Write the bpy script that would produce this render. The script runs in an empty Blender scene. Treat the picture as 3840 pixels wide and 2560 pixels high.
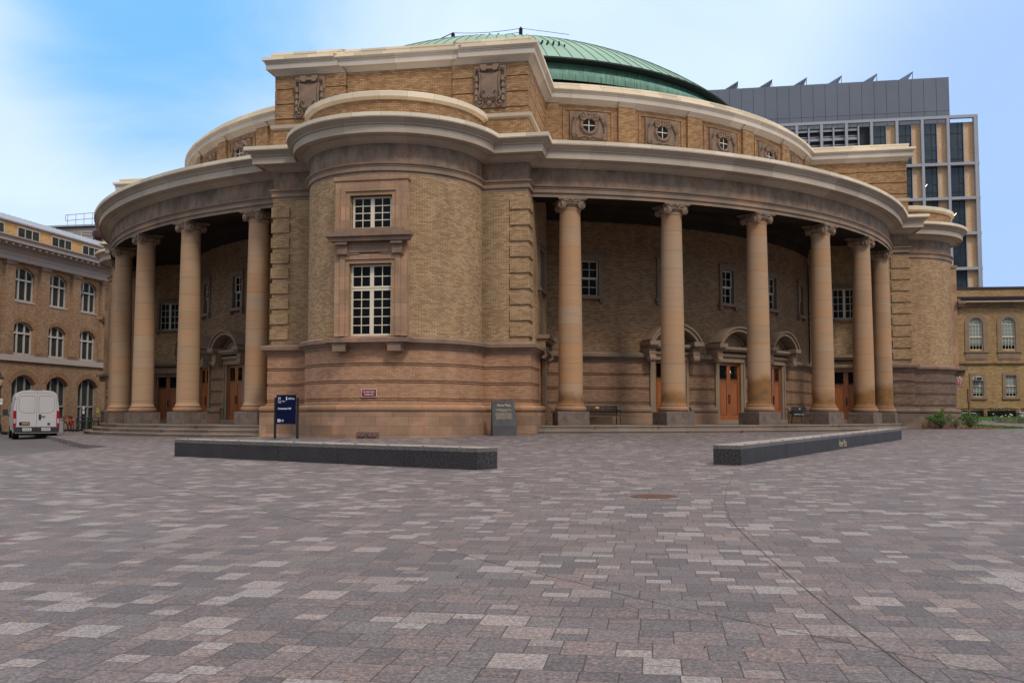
import bpy, bmesh, math, random
from math import sin, cos, pi, radians, sqrt, atan2, acos, asin, hypot
from mathutils import Vector, Matrix
random.seed(7)
scene = bpy.context.scene
col = scene.collection
# ---------------------------------------------------------------- camera, world, sun, exposure
cam = bpy.data.cameras.new("camera"); camo = bpy.data.objects.new("camera", cam); col.objects.link(camo)
cam.sensor_width = 36.0; cam.lens = 33.71; cam.shift_y = 0.01315
cam.clip_start = 0.1; cam.clip_end = 3000
camo.location = (0, 0, 0); camo.rotation_euler = (radians(90) + 0.064, 0, 0)
scene.camera = camo
SUN_EL, SUN_AZ = radians(50), radians(152)      # azimuth from +Y clockwise
w = bpy.data.worlds.new("World"); scene.world = w; w.use_nodes = True
nt = w.node_tree; nt.nodes.clear()
def wn(t, **k):
    n = nt.nodes.new(t)
    for a, b in k.items(): setattr(n, a, b)
    return n
out = wn('ShaderNodeOutputWorld'); bg = wn('ShaderNodeBackground')
sky = wn('ShaderNodeTexSky', sky_type='NISHITA', sun_disc=False, sun_elevation=SUN_EL, sun_rotation=SUN_AZ, altitude=100, air_density=1.0, dust_density=1.0, ozone_density=2.0)
tc = wn('ShaderNodeTexCoord'); D = tc.outputs['Generated']
def wl(a, b): nt.links.new(a, b)
def wramp(fac, p0, p1, c0=0.0, c1=1.0):
    n = wn('ShaderNodeMapRange', interpolation_type='SMOOTHSTEP'); wl(fac, n.inputs[0]); n.inputs[1].default_value = p0; n.inputs[2].default_value = p1; n.inputs[3].default_value = c0; n.inputs[4].default_value = c1; return n.outputs[0]
def wmix(f, a, b, mode='MIX'):
    n = wn('ShaderNodeMixRGB', blend_type=mode)
    for i, v in enumerate((f, a, b)):
        if isinstance(v, bpy.types.NodeSocket): wl(v, n.inputs[i])
        else: n.inputs[i].default_value = v if i == 0 else (v[0], v[1], v[2], 1)
    return n.outputs[0]
def wdot(d):
    n = wn('ShaderNodeVectorMath', operation='DOT_PRODUCT'); wl(D, n.inputs[0]); v = Vector(d).normalized(); n.inputs[1].default_value = v; return n.outputs[1]
def wmath(op, a, b):
    n = wn('ShaderNodeMath', operation=op)
    for i, v in enumerate((a, b)):
        if isinstance(v, bpy.types.NodeSocket): wl(v, n.inputs[i])
        else: n.inputs[i].default_value = v
    return n.outputs[0]
mp = wn('ShaderNodeMapping'); mp.inputs['Scale'].default_value = (1, 1, 1.9); mp.inputs['Location'].default_value = (0.35, 0.1, 0.2); wl(D, mp.inputs[0])
nz = wn('ShaderNodeTexNoise'); nz.inputs['Scale'].default_value = 2.6; nz.inputs['Detail'].default_value = 6; nz.inputs['Roughness'].default_value = 0.55; nz.inputs['Distortion'].default_value = 0.4; wl(mp.outputs[0], nz.inputs[0])
sxyz = wn('ShaderNodeSeparateXYZ'); wl(D, sxyz.inputs[0]); EZ, EY = sxyz.outputs[2], sxyz.outputs[1]
skyc = wmix(0.12, (2.2, 6.3, 11.6), sky.outputs[0])                        # clear blue gap
lav = wmix(0.12, (4.3, 6.7, 11.8), sky.outputs[0])
cloud = wmix(wramp(nz.outputs[0], .3, .7), (6.8, 8.8, 12.2), (8.3, 10.1, 12.4))
NZ = wmath('MULTIPLY', wmath('SUBTRACT', nz.outputs[0], .5), .05)
gap = wmath('MULTIPLY', wramp(wmath('ADD', wdot((-.35, 1, .45)), NZ), .978, 1.002), .95)
gap2 = wmath('MULTIPLY', wramp(wmath('ADD', wdot((.68, 1, .24)), NZ), .935, .99), .85)
c_ = wmix(gap, cloud, skyc); c_ = wmix(gap2, c_, lav)
c_ = wmix(wramp(EZ, .42, .62), c_, (11.0, 10.2, 9.6))                       # thick pale overcast overhead
tree = wmath('MULTIPLY', wramp(EZ, .30, .16), wramp(EY, .05, -.15))          # unseen dark band for trees behind the viewer, added to cut low sky light
c_ = wmix(wmath('MULTIPLY', tree, .9), c_, (.5, .6, .35)); wl(c_, bg.inputs[0])
bg.inputs[1].default_value = 0.086; nt.links.new(bg.outputs[0], out.inputs[0])
sl = bpy.data.lights.new("sun", 'SUN'); sl.energy = 1.5; sl.angle = radians(10); sl.color = (1, 0.93, 0.84)
so = bpy.data.objects.new("sun", sl); col.objects.link(so)
sd = Vector((sin(SUN_AZ) * cos(SUN_EL), cos(SUN_AZ) * cos(SUN_EL), sin(SUN_EL)))
so.rotation_euler = sd.to_track_quat('Z', 'Y').to_euler(); so.location = sd * 200
scene.view_settings.view_transform = 'Standard'; scene.view_settings.look = 'None'; scene.view_settings.exposure = 0.14; scene.view_settings.gamma = 1
scene.render.resolution_x = 1024; scene.render.resolution_y = 682

# ---------------------------------------------------------------- mesh helper
class MB:
    def __init__(s): s.v = []; s.f = []; s.uv = []; s.m = []; s.M = None
    def add(s, pts, uvs=None, m=0):
        i = len(s.v)
        if s.M is not None: pts = [tuple(s.M @ Vector(p)) for p in pts]
        s.v += [tuple(p) for p in pts]; s.f.append(list(range(i, i + len(pts)))); s.uv.append(uvs); s.m.append(m)
    def box(s, x0, x1, y0, y1, z0, z1, m=0):
        a = [(x0, y0, z0), (x1, y0, z0), (x1, y1, z0), (x0, y1, z0), (x0, y0, z1), (x1, y0, z1), (x1, y1, z1), (x0, y1, z1)]
        for q in ((0, 3, 2, 1), (4, 5, 6, 7), (0, 1, 5, 4), (1, 2, 6, 5), (2, 3, 7, 6), (3, 0, 4, 7)): s.add([a[k] for k in q], None, m)
    def bbox(s, x0, x1, y0, y1, z0, z1, c=0.02, m=0):      # box with chamfered vertical and top edges
        def ring(i, z): return [(x0 + i + c, y0 + i, z), (x1 - i - c, y0 + i, z), (x1 - i, y0 + i + c, z), (x1 - i, y1 - i - c, z), (x1 - i - c, y1 - i, z), (x0 + i + c, y1 - i, z), (x0 + i, y1 - i - c, z), (x0 + i, y0 + i + c, z)]
        R = [ring(0, z0), ring(0, z1 - c), ring(c, z1)]
        for a, b in zip(R, R[1:]):
            for k in range(8): s.add([a[k], a[(k + 1) % 8], b[(k + 1) % 8], b[k]], None, m)
        s.add(R[-1], None, m); s.add(R[0][::-1], None, m)
    def cyl(s, p0, p1, r0, r1=None, n=12, caps=True, m=0):
        r1 = r0 if r1 is None else r1; p0 = Vector(p0); p1 = Vector(p1); d = (p1 - p0).normalized()
        a = d.orthogonal().normalized(); b = d.cross(a)
        A = [p0 + (a * cos(2 * pi * k / n) + b * sin(2 * pi * k / n)) * r0 for k in range(n)]
        B = [p1 + (a * cos(2 * pi * k / n) + b * sin(2 * pi * k / n)) * r1 for k in range(n)]
        for k in range(n): s.add([A[k], A[(k + 1) % n], B[(k + 1) % n], B[k]], None, m)
        if caps: s.add(A[::-1], None, m); s.add(B, None, m)
    def tube(s, pts, r, n=6, closed=False, m=0, r2=None):
        pts = [Vector(p) for p in pts]; N = len(pts); rings = []
        for i, p in enumerate(pts):
            if closed: d = pts[(i + 1) % N] - pts[i - 1]
            else: d = pts[min(i + 1, N - 1)] - pts[max(i - 1, 0)]
            d.normalize()
            up = Vector((0, 0, 1)) if abs(d.z) < 0.9 else Vector((0, 1, 0))
            a = d.cross(up).normalized(); b = a.cross(d)
            rr = r if r2 is None else r + (r2 - r) * i / (N - 1)
            rings.append([p + (a * cos(2 * pi * k / n) + b * sin(2 * pi * k / n)) * rr for k in range(n)])
        for i in range(N if closed else N - 1):
            A = rings[i]; B = rings[(i + 1) % N]
            for k in range(n): s.add([A[k], B[k], B[(k + 1) % n], A[(k + 1) % n]], None, m)
        if not closed: s.add(rings[0], None, m); s.add(rings[-1][::-1], None, m)
    def lathe(s, prof, n=32, c=(0, 0), a0=0, a1=2 * pi, m=0):   # prof (r,z) going up = outward faces
        full = abs(a1 - a0 - 2 * pi) < 1e-6; vv = prof[0][1]; L = [0]
        for i in range(len(prof) - 1): L.append(L[-1] + hypot(prof[i + 1][0] - prof[i][0], prof[i + 1][1] - prof[i][1]))
        for k in range(n):
            t0 = a0 + (a1 - a0) * k / n; t1 = a0 + (a1 - a0) * (k + 1) / n
            for i in range(len(prof) - 1):
                (r0, z0), (r1, z1) = prof[i], prof[i + 1]; R = max(r0, r1)
                P = [(c[0] + r0 * sin(t0), c[1] - r0 * cos(t0), z0), (c[0] + r0 * sin(t1), c[1] - r0 * cos(t1), z0), (c[0] + r1 * sin(t1), c[1] - r1 * cos(t1), z1), (c[0] + r1 * sin(t0), c[1] - r1 * cos(t0), z1)]
                U = [(R * t0, vv + L[i]), (R * t1, vv + L[i]), (R * t1, vv + L[i + 1]), (R * t0, vv + L[i + 1])]
                if r0 < 1e-6: P.pop(1); U.pop(1)
                elif r1 < 1e-6: P.pop(2); U.pop(2)
                s.add(P, U, m)
    def sweep(s, pf, prof, closed=False, cap=False, m=0, back=None, sm=None):
        base = pf(0.0); N = len(base); L = [0]
        for i in range(N if closed else N - 1): L.append(L[-1] + hypot(base[(i + 1) % N][0] - base[i][0], base[(i + 1) % N][1] - base[i][1]))
        rows = [[(x, y, z) for x, y in pf(p)] for p, z in prof]; V = [prof[0][1]]
        for i in range(len(prof) - 1): V.append(V[-1] + hypot(prof[i + 1][0] - prof[i][0], prof[i + 1][1] - prof[i][1]))
        for j in range(len(prof) - 1):
            A, Bq = rows[j], rows[j + 1]
            for i in range(N if closed else N - 1):
                k = (i + 1) % N
                s.add([A[i], A[k], Bq[k], Bq[i]], [(L[i], V[j]), (L[i + 1], V[j]), (L[i + 1], V[j + 1]), (L[i], V[j + 1])], m)
        if cap:
            bk = back if back is not None else min(p for p, z in prof) - 0.05
            for e, flip in ((0, False), (N - 1, True)):
                pl = [(pf(bk)[e][0], pf(bk)[e][1], prof[0][1])] + [r[e] for r in rows] + [(pf(bk)[e][0], pf(bk)[e][1], prof[-1][1])]
                s.add(pl[::-1] if not flip else pl, None, m)
    def extr(s, poly, y0, y1, m=0, side=True):     # polygon in x,z (counter clockwise seen from -y) extruded y0 (front) to y1
        F = [(x, y0, z) for x, z in poly]; Bk = [(x, y1, z) for x, z in poly]; n = len(poly)
        s.add(F, None, m); s.add(Bk[::-1], None, m)
        if side:
            for k in range(n): s.add([F[(k + 1) % n], F[k], Bk[k], Bk[(k + 1) % n]], None, m)
    def sphere(s, c, r, n=10, k=6, sc=(1, 1, 1), m=0):
        for j in range(k):
            p0 = -pi / 2 + pi * j / k; p1 = -pi / 2 + pi * (j + 1) / k
            for i in range(n):
                t0 = 2 * pi * i / n; t1 = 2 * pi * (i + 1) / n
                P = [(c[0] + r * sc[0] * cos(p) * cos(t), c[1] + r * sc[1] * cos(p) * sin(t), c[2] + r * sc[2] * sin(p)) for p, t in ((p0, t0), (p0, t1), (p1, t1), (p1, t0))]
                if j == 0: P.pop(1)
                elif j == k - 1: P.pop(2)
                s.add(P, None, m)
    def build(s, name, mats, parent=None, loc=(0, 0, 0), rz=0, smooth=None, merge=True):
        me = bpy.data.meshes.new(name); me.from_pydata(s.v, [], s.f)
        if not isinstance(mats, (list, tuple)): mats = [mats]
        for m in mats: me.materials.append(m)
        uvl = me.uv_layers.new(name='UVMap').data
        for p, uv, mi in zip(me.polygons, s.uv, s.m):
            p.material_index = mi
            if uv is None:
                n = p.normal
                for li, vi in zip(p.loop_indices, p.vertices):
                    x, y, z = me.vertices[vi].co
                    if abs(n.z) > 0.75: uvl[li].uv = (x, y)
                    elif abs(n.y) >= abs(n.x): uvl[li].uv = (x, z)
                    else: uvl[li].uv = (y, z)
            else:
                for li, q in zip(p.loop_indices, uv): uvl[li].uv = q
        if merge:
            bm = bmesh.new(); bm.from_mesh(me); bmesh.ops.remove_doubles(bm, verts=bm.verts, dist=0.0004); bm.to_mesh(me); bm.free()
        if smooth:
            me.polygons.foreach_set('use_smooth', [True] * len(me.polygons)); me.set_sharp_from_angle(angle=radians(smooth))
        o = bpy.data.objects.new(name, me); col.objects.link(o); o.location = loc; o.rotation_euler = (0, 0, rz)
        if parent: o.parent = parent
        return o
def tag(o, label=None, cat=None, group=None, kind=None):
    if label: o['label'] = label
    if cat: o['category'] = cat
    if group: o['group'] = group
    if kind: o['kind'] = kind
    return o
def thing(name, label, cat, loc=(0, 0, 0), rz=0, group=None):
    o = bpy.data.objects.new(name, None); col.objects.link(o); o.location = loc; o.rotation_euler = (0, 0, rz); o.empty_display_size = 0.3
    return tag(o, label, cat, group)
CH = {}
def kids(o): return [c for c in bpy.data.objects if c.parent == o]
def copy_tree(o, parent=None, loc=None, rz=None):
    c = o.copy(); col.objects.link(c)
    if parent is not None: c.parent = parent
    if loc is not None: c.location = loc
    if rz is not None: c.rotation_euler = (0, 0, rz)
    for k in kids(o): copy_tree(k, c)
    return c

# ---------------------------------------------------------------- materials
def mat(name):
    m = bpy.data.materials.new(name); m.use_nodes = True; t = m.node_tree; t.nodes.clear()
    o = t.nodes.new('ShaderNodeOutputMaterial'); b = t.nodes.new('ShaderNodeBsdfPrincipled'); t.links.new(b.outputs[0], o.inputs[0])
    return m, t, b
def N(t, typ, ins=None, **k):
    n = t.nodes.new(typ)
    for a, b in k.items(): setattr(n, a, b)
    if ins:
        for a, b in ins.items():
            if isinstance(b, bpy.types.NodeSocket): t.links.new(b, n.inputs[a])
            else: n.inputs[a].default_value = b
    return n
def c4(c): return (c[0], c[1], c[2], 1)
def noise(t, vec, scale, detail=4, rough=0.55): return N(t, 'ShaderNodeTexNoise', {'Vector': vec, 'Scale': scale, 'Detail': detail, 'Roughness': rough}).outputs[0]
def ramp(t, fac, stops, mode='LINEAR'):
    r = N(t, 'ShaderNodeValToRGB', {0: fac}); cr = r.color_ramp; cr.interpolation = mode
    while len(cr.elements) > 1: cr.elements.remove(cr.elements[-1])
    cr.elements[0].position = stops[0][0]; cr.elements[0].color = c4(stops[0][1])
    for p, c in stops[1:]:
        e = cr.elements.new(p); e.color = c4(c)
    return r.outputs[0]
def mix(t, fac, a, b, mode='MIX'):
    return N(t, 'ShaderNodeMixRGB', {0: fac, 1: c4(a) if isinstance(a, tuple) else a, 2: c4(b) if isinstance(b, tuple) else b}, blend_type=mode).outputs[0]
def math_(t, op, a, b=None, c=None):
    d = {0: a}
    if b is not None: d[1] = b
    if c is not None: d[2] = c
    return N(t, 'ShaderNodeMath', d, operation=op).outputs[0]
def bump(t, b, h, s=0.3, d=0.02):
    n = N(t, 'ShaderNodeBump', {'Height': h, 'Strength': s, 'Distance': d}); t.links.new(n.outputs[0], b.inputs['Normal'])
def plain(name, c, rough=0.6, metal=0.0, var=0.0, scale=8, spec=0.5, bmp=0):
    m, t, b = mat(name); b.inputs['Roughness'].default_value = rough; b.inputs['Metallic'].default_value = metal; b.inputs['Specular IOR Level'].default_value = spec
    if var:
        g = N(t, 'ShaderNodeTexCoord').outputs['Object']; n = noise(t, g, scale)
        t.links.new(ramp(t, n, [(0.3, tuple(x * (1 - var) for x in c)), (0.7, tuple(min(1, x * (1 + var)) for x in c))]), b.inputs[0])
        if bmp: bump(t, b, noise(t, g, scale * 6), bmp)
    else: b.inputs[0].default_value = c4(c)
    return m
def uvn(t): return N(t, 'ShaderNodeUVMap').outputs[0]
def brick(name, c1, c2, c3, mortar, bw=0.215, bh=0.0708, stain=0.35, stc=(0.06, 0.05, 0.04), sc=0.35):
    m, t, b = mat(name); uv = uvn(t)
    br = N(t, 'ShaderNodeTexBrick', {'Vector': uv, 'Color1': c4((0, 0, 0)), 'Color2': c4((1, 1, 1)), 'Mortar': c4((0.5, 0.5, 0.5)), 'Scale': 1.0, 'Mortar Size': 0.0065, 'Mortar Smooth': 0.15, 'Bias': 0.0, 'Brick Width': bw, 'Row Height': bh}, offset=0.5)
    cc = ramp(t, br.outputs[0], [(0.05, c1), (0.45, c2), (0.9, c3)])
    g = N(t, 'ShaderNodeTexCoord').outputs['Object']
    big = noise(t, g, sc, 5, 0.6); fine = noise(t, g, 14, 3)
    cc = mix(t, 0.22, cc, ramp(t, fine, [(0.3, (0.55, 0.5, 0.45)), (0.7, (1.25, 1.2, 1.15))]), 'MULTIPLY')
    cc = mix(t, ramp(t, big, [(0.42, (0, 0, 0)), (0.72, (stain, stain, stain))]), cc, stc)
    st_ = noise(t, N(t, 'ShaderNodeMapping', {'Vector': g, 'Scale': (1.3, 1.3, 0.28)}).outputs[0], 1.1, 6, 0.65)
    cc = mix(t, 0.6, cc, ramp(t, st_, [(0.34, (0.72, 0.70, 0.68)), (0.5, (1, 1, 1)), (0.68, (1.12, 1.11, 1.08))]), 'MULTIPLY')
    cc = mix(t, br.outputs[1], cc, mortar)
    t.links.new(cc, b.inputs[0]); b.inputs['Roughness'].default_value = 0.9; b.inputs['Specular IOR Level'].default_value = 0.2
    bump(t, b, math_(t, 'SUBTRACT', math_(t, 'MULTIPLY', fine, 0.3), br.outputs[1]), 0.35, 0.008)
    return m
def stone(name, c, var=0.25, sc=1.2, bw=None, bh=0.4, joint=(0.1, 0.08, 0.07), stain=0.0, stc=(0.05, 0.04, 0.035), ssc=1.5, layers=False, hue=(1.15, 0.95, 0.85), strz=False):
    m, t, b = mat(name); g = N(t, 'ShaderNodeTexCoord').outputs['Object']; uv = uvn(t)
    n = noise(t, g, sc, 5, 0.6)
    cc = ramp(t, n, [(0.28, tuple(x * (1 - var) for x in c)), (0.5, c), (0.72, tuple(min(1, x * (1 + var) * h) for x, h in zip(c, hue)))])
    h = noise(t, g, 30, 3)
    if layers:
        mp_ = N(t, 'ShaderNodeMapping', {'Vector': g, 'Scale': (0.6, 0.6, 9)}).outputs[0]
        ln = noise(t, mp_, 1.4, 4, 0.6); cc = mix(t, 0.55, cc, ramp(t, ln, [(0.35, (0.8, 0.85, 0.95)), (0.5, (1, 1, 1)), (0.62, (1.12, 0.93, 0.74))]), 'MULTIPLY')
    if bw:
        br = N(t, 'ShaderNodeTexBrick', {'Vector': uv, 'Color1': c4((0.82, 0.82, 0.82)), 'Color2': c4((1.15, 1.15, 1.15)), 'Mortar': c4((1, 1, 1)), 'Scale': 1.0, 'Mortar Size': 0.006, 'Mortar Smooth': 0.1, 'Brick Width': bw, 'Row Height': bh}, offset=0.5)
        cc = mix(t, 1.0, cc, br.outputs[0], 'MULTIPLY'); cc = mix(t, math_(t, 'MULTIPLY', br.outputs[1], 0.8), cc, joint)
    if stain:
        gg = N(t, 'ShaderNodeMapping', {'Vector': g, 'Scale': (1, 1, 0.45)}).outputs[0] if strz else g
        s_ = noise(t, gg, ssc, 7, 0.68); cc = mix(t, ramp(t, s_, [(0.42, (0, 0, 0)), (0.62, (stain, stain, stain))]), cc, stc)
    cc = mix(t, 0.25, cc, ramp(t, h, [(0.3, (0.7, 0.7, 0.7)), (0.7, (1.25, 1.25, 1.25))]), 'MULTIPLY')
    t.links.new(cc, b.inputs[0]); b.inputs['Roughness'].default_value = 0.88; b.inputs['Specular IOR Level'].default_value = 0.2
    bump(t, b, h, 0.25, 0.01)
    return m
MT = {}
MT['brick'] = brick('buff_brick', (0.36, 0.228, 0.118), (0.45, 0.295, 0.16), (0.53, 0.365, 0.21), (0.14, 0.095, 0.07), stain=0.3, stc=(0.22, 0.13, 0.07))
MT['brick_attic'] = brick('attic_brick', (0.30, 0.165, 0.078), (0.38, 0.222, 0.108), (0.46, 0.29, 0.155), (0.12, 0.08, 0.06), stain=0.35, stc=(0.21, 0.115, 0.06))
MT['brick_porch'] = brick('shade_darkened_porch_brick', (0.225, 0.135, 0.072), (0.285, 0.176, 0.097), (0.345, 0.222, 0.128), (0.08, 0.056, 0.044), stain=0.4, stc=(0.12, 0.08, 0.05))  # darker copy of the buff brick, porch shade put into its colour
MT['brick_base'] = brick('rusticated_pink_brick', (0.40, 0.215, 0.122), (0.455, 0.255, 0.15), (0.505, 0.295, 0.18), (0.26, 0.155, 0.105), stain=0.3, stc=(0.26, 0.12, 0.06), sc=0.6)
MT['brick_base_porch'] = brick('porch_base_brick', (0.26, 0.145, 0.085), (0.31, 0.18, 0.105), (0.36, 0.215, 0.13), (0.15, 0.095, 0.065), stain=0.4, stc=(0.15, 0.09, 0.06), sc=0.7)  # base brick darkened the same way for the shaded porch interior
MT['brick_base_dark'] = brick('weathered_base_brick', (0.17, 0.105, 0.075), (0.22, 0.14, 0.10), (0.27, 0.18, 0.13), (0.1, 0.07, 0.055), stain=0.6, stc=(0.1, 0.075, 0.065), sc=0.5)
MT['sand'] = stone('sandstone_plinth', (0.34, 0.215, 0.14), 0.25, 0.8, bw=1.15, bh=0.34, stain=0.25, stc=(0.14, 0.085, 0.055), layers=True)
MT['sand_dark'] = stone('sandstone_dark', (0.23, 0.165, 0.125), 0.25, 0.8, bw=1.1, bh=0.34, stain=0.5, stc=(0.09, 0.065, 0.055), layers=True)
MT['torus'] = stone('torus_stone', (0.36, 0.215, 0.13), 0.2, 0.6, bw=1.6, bh=3, layers=True, stain=0.15, stc=(0.15, 0.09, 0.06))
MT['belt'] = stone('belt_stone', (0.27, 0.18, 0.128), 0.25, 1.0, stain=0.35, stc=(0.1, 0.07, 0.055))
MT['surround'] = stone('window_stone', (0.40, 0.255, 0.162), 0.2, 0.9, bw=0.75, bh=0.52, joint=(0.2, 0.13, 0.09), layers=True, stain=0.25, stc=(0.22, 0.15, 0.11))
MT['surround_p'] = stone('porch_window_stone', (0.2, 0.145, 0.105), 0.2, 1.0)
MT['doorstone'] = stone('door_stone', (0.265, 0.195, 0.135), 0.15, 1.0, stain=0.2, stc=(0.16, 0.12, 0.09))
MT['arch'] = stone('architrave_stone', (0.295, 0.215, 0.157), 0.3, 0.7, stain=0.35, stc=(0.15, 0.12, 0.105), layers=True, ssc=0.8)
MT['frieze'] = stone('stained_frieze_stone', (0.275, 0.20, 0.148), 0.25, 1.0, stain=0.6, stc=(0.11, 0.08, 0.062), ssc=2.4, strz=True)
MT['cornice'] = stone('cornice_stone', (0.49, 0.405, 0.32), 0.1, 0.5, hue=(1, 1, 1), bw=2.2, bh=8, joint=(0.25, 0.2, 0.16), stain=0.12, stc=(0.3, 0.24, 0.19))
MT['lead'] = stone('painted_metal_coping', (0.80, 0.69, 0.53), 0.05, 0.5, hue=(1, 1, 1), bw=1.0, bh=9, joint=(0.35, 0.28, 0.21))
MT['corn2'] = stone('attic_cornice_stone', (0.56, 0.50, 0.44), 0.1, 0.5, hue=(1, 1, 1), bw=2.2, bh=8, joint=(0.3, 0.25, 0.2))
MT['carved'] = stone('carved_stone', (0.25, 0.18, 0.135), 0.2, 2.0, stain=0.35, stc=(0.13, 0.095, 0.075), ssc=2.5)
MT['capital'] = stone('capital_stone', (0.29, 0.21, 0.15), 0.2, 3.0, stain=0.3, stc=(0.13, 0.1, 0.08), ssc=4)
MT['plinthblk'] = stone('plinth_block_stone', (0.2, 0.155, 0.125), 0.3, 1.3, stain=0.75, stc=(0.07, 0.055, 0.05), ssc=1.6, layers=True)
MT['step'] = stone('step_stone', (0.25, 0.20, 0.16), 0.2, 1.0, bw=1.5, bh=5, stain=0.4, stc=(0.13, 0.095, 0.07), ssc=2)
MT['floor'] = plain('porch_floor_stone', (0.17, 0.14, 0.12), 0.8, var=0.2, scale=2)
MT['soffit'] = plain('shade_darkened_ceiling', (0.04, 0.032, 0.026), 0.95, var=0.25, scale=1.0, spec=0.05)  # ceiling colour taken near black to paint in the porch shade
MT['paint'] = plain('cream_paint', (0.72, 0.63, 0.49), 0.5, var=0.06)
MT['paint2'] = plain('grey_cream_paint', (0.62, 0.54, 0.42), 0.5, var=0.06)
MT['greypaint'] = plain('grey_frame_paint', (0.32, 0.30, 0.29), 0.5, var=0.08)
MT['whitepaint'] = plain('off_white_paint', (0.55, 0.5, 0.47), 0.5, var=0.08)
MT['black'] = plain('black_metal', (0.012, 0.012, 0.013), 0.4, spec=0.5)
MT['rubber'] = plain('black_rubber', (0.02, 0.02, 0.02), 0.85, spec=0.2)
MT['steel'] = plain('galvanised_steel', (0.4, 0.41, 0.43), 0.35, 0.9, var=0.1)
MT['dark'] = plain('unlit_interior', (0.008, 0.008, 0.009), 0.9, spec=0.1)
def glass(name, c=(0.012, 0.014, 0.016), rough=0.06, spec=0.5, var=True):
    m, t, b = mat(name); g = N(t, 'ShaderNodeTexCoord').outputs['Object']
    t.links.new(ramp(t, noise(t, g, 0.9, 2), [(0.35, c), (0.7, tuple(x * 1.9 for x in c))]), b.inputs[0])
    b.inputs['Roughness'].default_value = rough; b.inputs['Specular IOR Level'].default_value = spec
    return m
MT['glass'] = glass('dark_window_glass', (0.006, 0.006, 0.007), 0.12, 0.18)
m_, t_, b_ = mat('clear_door_glass'); tr_ = t_.nodes.new('ShaderNodeBsdfTransparent'); mx_s = t_.nodes.new('ShaderNodeMixShader'); mx_s.inputs[0].default_value = .25
b_.inputs[0].default_value = (.01, .01, .01, 1); b_.inputs['Roughness'].default_value = .1; b_.inputs['Specular IOR Level'].default_value = .3
t_.links.new(tr_.outputs[0], mx_s.inputs[1]); t_.links.new(b_.outputs[0], mx_s.inputs[2]); t_.links.new(mx_s.outputs[0], [n for n in t_.nodes if n.type == 'OUTPUT_MATERIAL'][0].inputs[0]); MT['door_glass'] = m_
MT['glass_green'] = glass('green_grey_glass', (0.03, 0.034, 0.028), 0.12, 0.25)
MT['glass_blue'] = glass('tower_glass', (0.022, 0.032, 0.042), 0.08, 0.6)
MT['blind'] = plain('window_blind', (0.22, 0.27, 0.26), 0.6)
def wood():
    m, t, b = mat('varnished_oak'); g = N(t, 'ShaderNodeTexCoord').outputs['Object']
    mp_ = N(t, 'ShaderNodeMapping', {'Vector': g, 'Scale': (14, 14, 0.9)}).outputs[0]
    t.links.new(ramp(t, noise(t, mp_, 3, 5), [(0.3, (0.21, 0.055, 0.012)), (0.7, (0.41, 0.125, 0.027))]), b.inputs[0]); b.inputs['Roughness'].default_value = 0.38
    return m
MT['wood'] = wood()
MT['wood_edge'] = plain('dark_oak_moulding', (0.10, 0.026, 0.008), 0.45, var=0.2)
def shaftm(stain=True):
    m, t, b = mat('banded_sandstone_shaft' if stain else 'clean_sandstone_shaft'); g = N(t, 'ShaderNodeTexCoord').outputs['Object']; oi = N(t, 'ShaderNodeObjectInfo').outputs['Random']
    sp = N(t, 'ShaderNodeSeparateXYZ', {0: g}); z = sp.outputs[2]
    zz = math_(t, 'DIVIDE', math_(t, 'ADD', z, math_(t, 'MULTIPLY', oi, 0.25)), 0.8); dr = math_(t, 'FLOOR', zz); fr = math_(t, 'FRACT', zz)
    wn_ = N(t, 'ShaderNodeTexWhiteNoise', {'Vector': N(t, 'ShaderNodeCombineXYZ', {0: dr, 1: math_(t, 'MULTIPLY', oi, 91.7)}).outputs[0]}, noise_dimensions='3D').outputs[0]
    cc = ramp(t, wn_, [(0.0, (0.39, 0.25, 0.152)), (0.3, (0.42, 0.28, 0.175)), (0.55, (0.44, 0.262, 0.145)), (0.75, (0.41, 0.288, 0.19)), (1.0, (0.45, 0.245, 0.125))])
    off = N(t, 'ShaderNodeCombineXYZ', {2: math_(t, 'MULTIPLY', oi, 50)}).outputs[0]
    v2 = N(t, 'ShaderNodeVectorMath', {0: g, 1: off}, operation='ADD').outputs[0]
    mp_ = N(t, 'ShaderNodeMapping', {'Vector': v2, 'Scale': (0.35, 0.35, 3.2)}).outputs[0]
    cc = mix(t, 0.75, cc, ramp(t, noise(t, mp_, 1.2, 6, 0.62), [(0.30, (0.86, 0.84, 0.82)), (0.5, (1, 1, 1)), (0.64, (1.08, 0.88, 0.70))]), 'MULTIPLY')
    # brown damp staining of the lowest drums
    hh = math_(t, 'ADD', math_(t, 'ADD', z, math_(t, 'MULTIPLY', oi, 0.9)), math_(t, 'MULTIPLY', noise(t, v2, 1.1, 5), .9)); lo = ramp(t, math_(t, 'MULTIPLY', hh, 0.3), [(0.60, (0.9, 0.9, 0.9)), (0.72, (0, 0, 0))])
    if stain: cc = mix(t, lo, cc, ramp(t, noise(t, v2, 2.4, 6, 0.65), [(0.35, (0.13, 0.085, 0.055)), (0.5, (0.235, 0.105, 0.028)), (0.7, (0.27, 0.14, 0.055))]))
    jt = math_(t, 'LESS_THAN', fr, 0.016); cc = mix(t, math_(t, 'MULTIPLY', jt, 0.6), cc, (0.1, 0.07, 0.05))
    f = noise(t, g, 35, 3); cc = mix(t, 0.2, cc, ramp(t, f, [(0.3, (0.75, 0.75, 0.75)), (0.7, (1.2, 1.2, 1.2))]), 'MULTIPLY')
    t.links.new(cc, b.inputs[0]); b.inputs['Roughness'].default_value = 0.85; b.inputs['Specular IOR Level'].default_value = 0.2; bump(t, b, f, 0.2, 0.008)
    return m
MT['shaft'] = shaftm(); MT['shaft_clean'] = shaftm(False)
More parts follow.
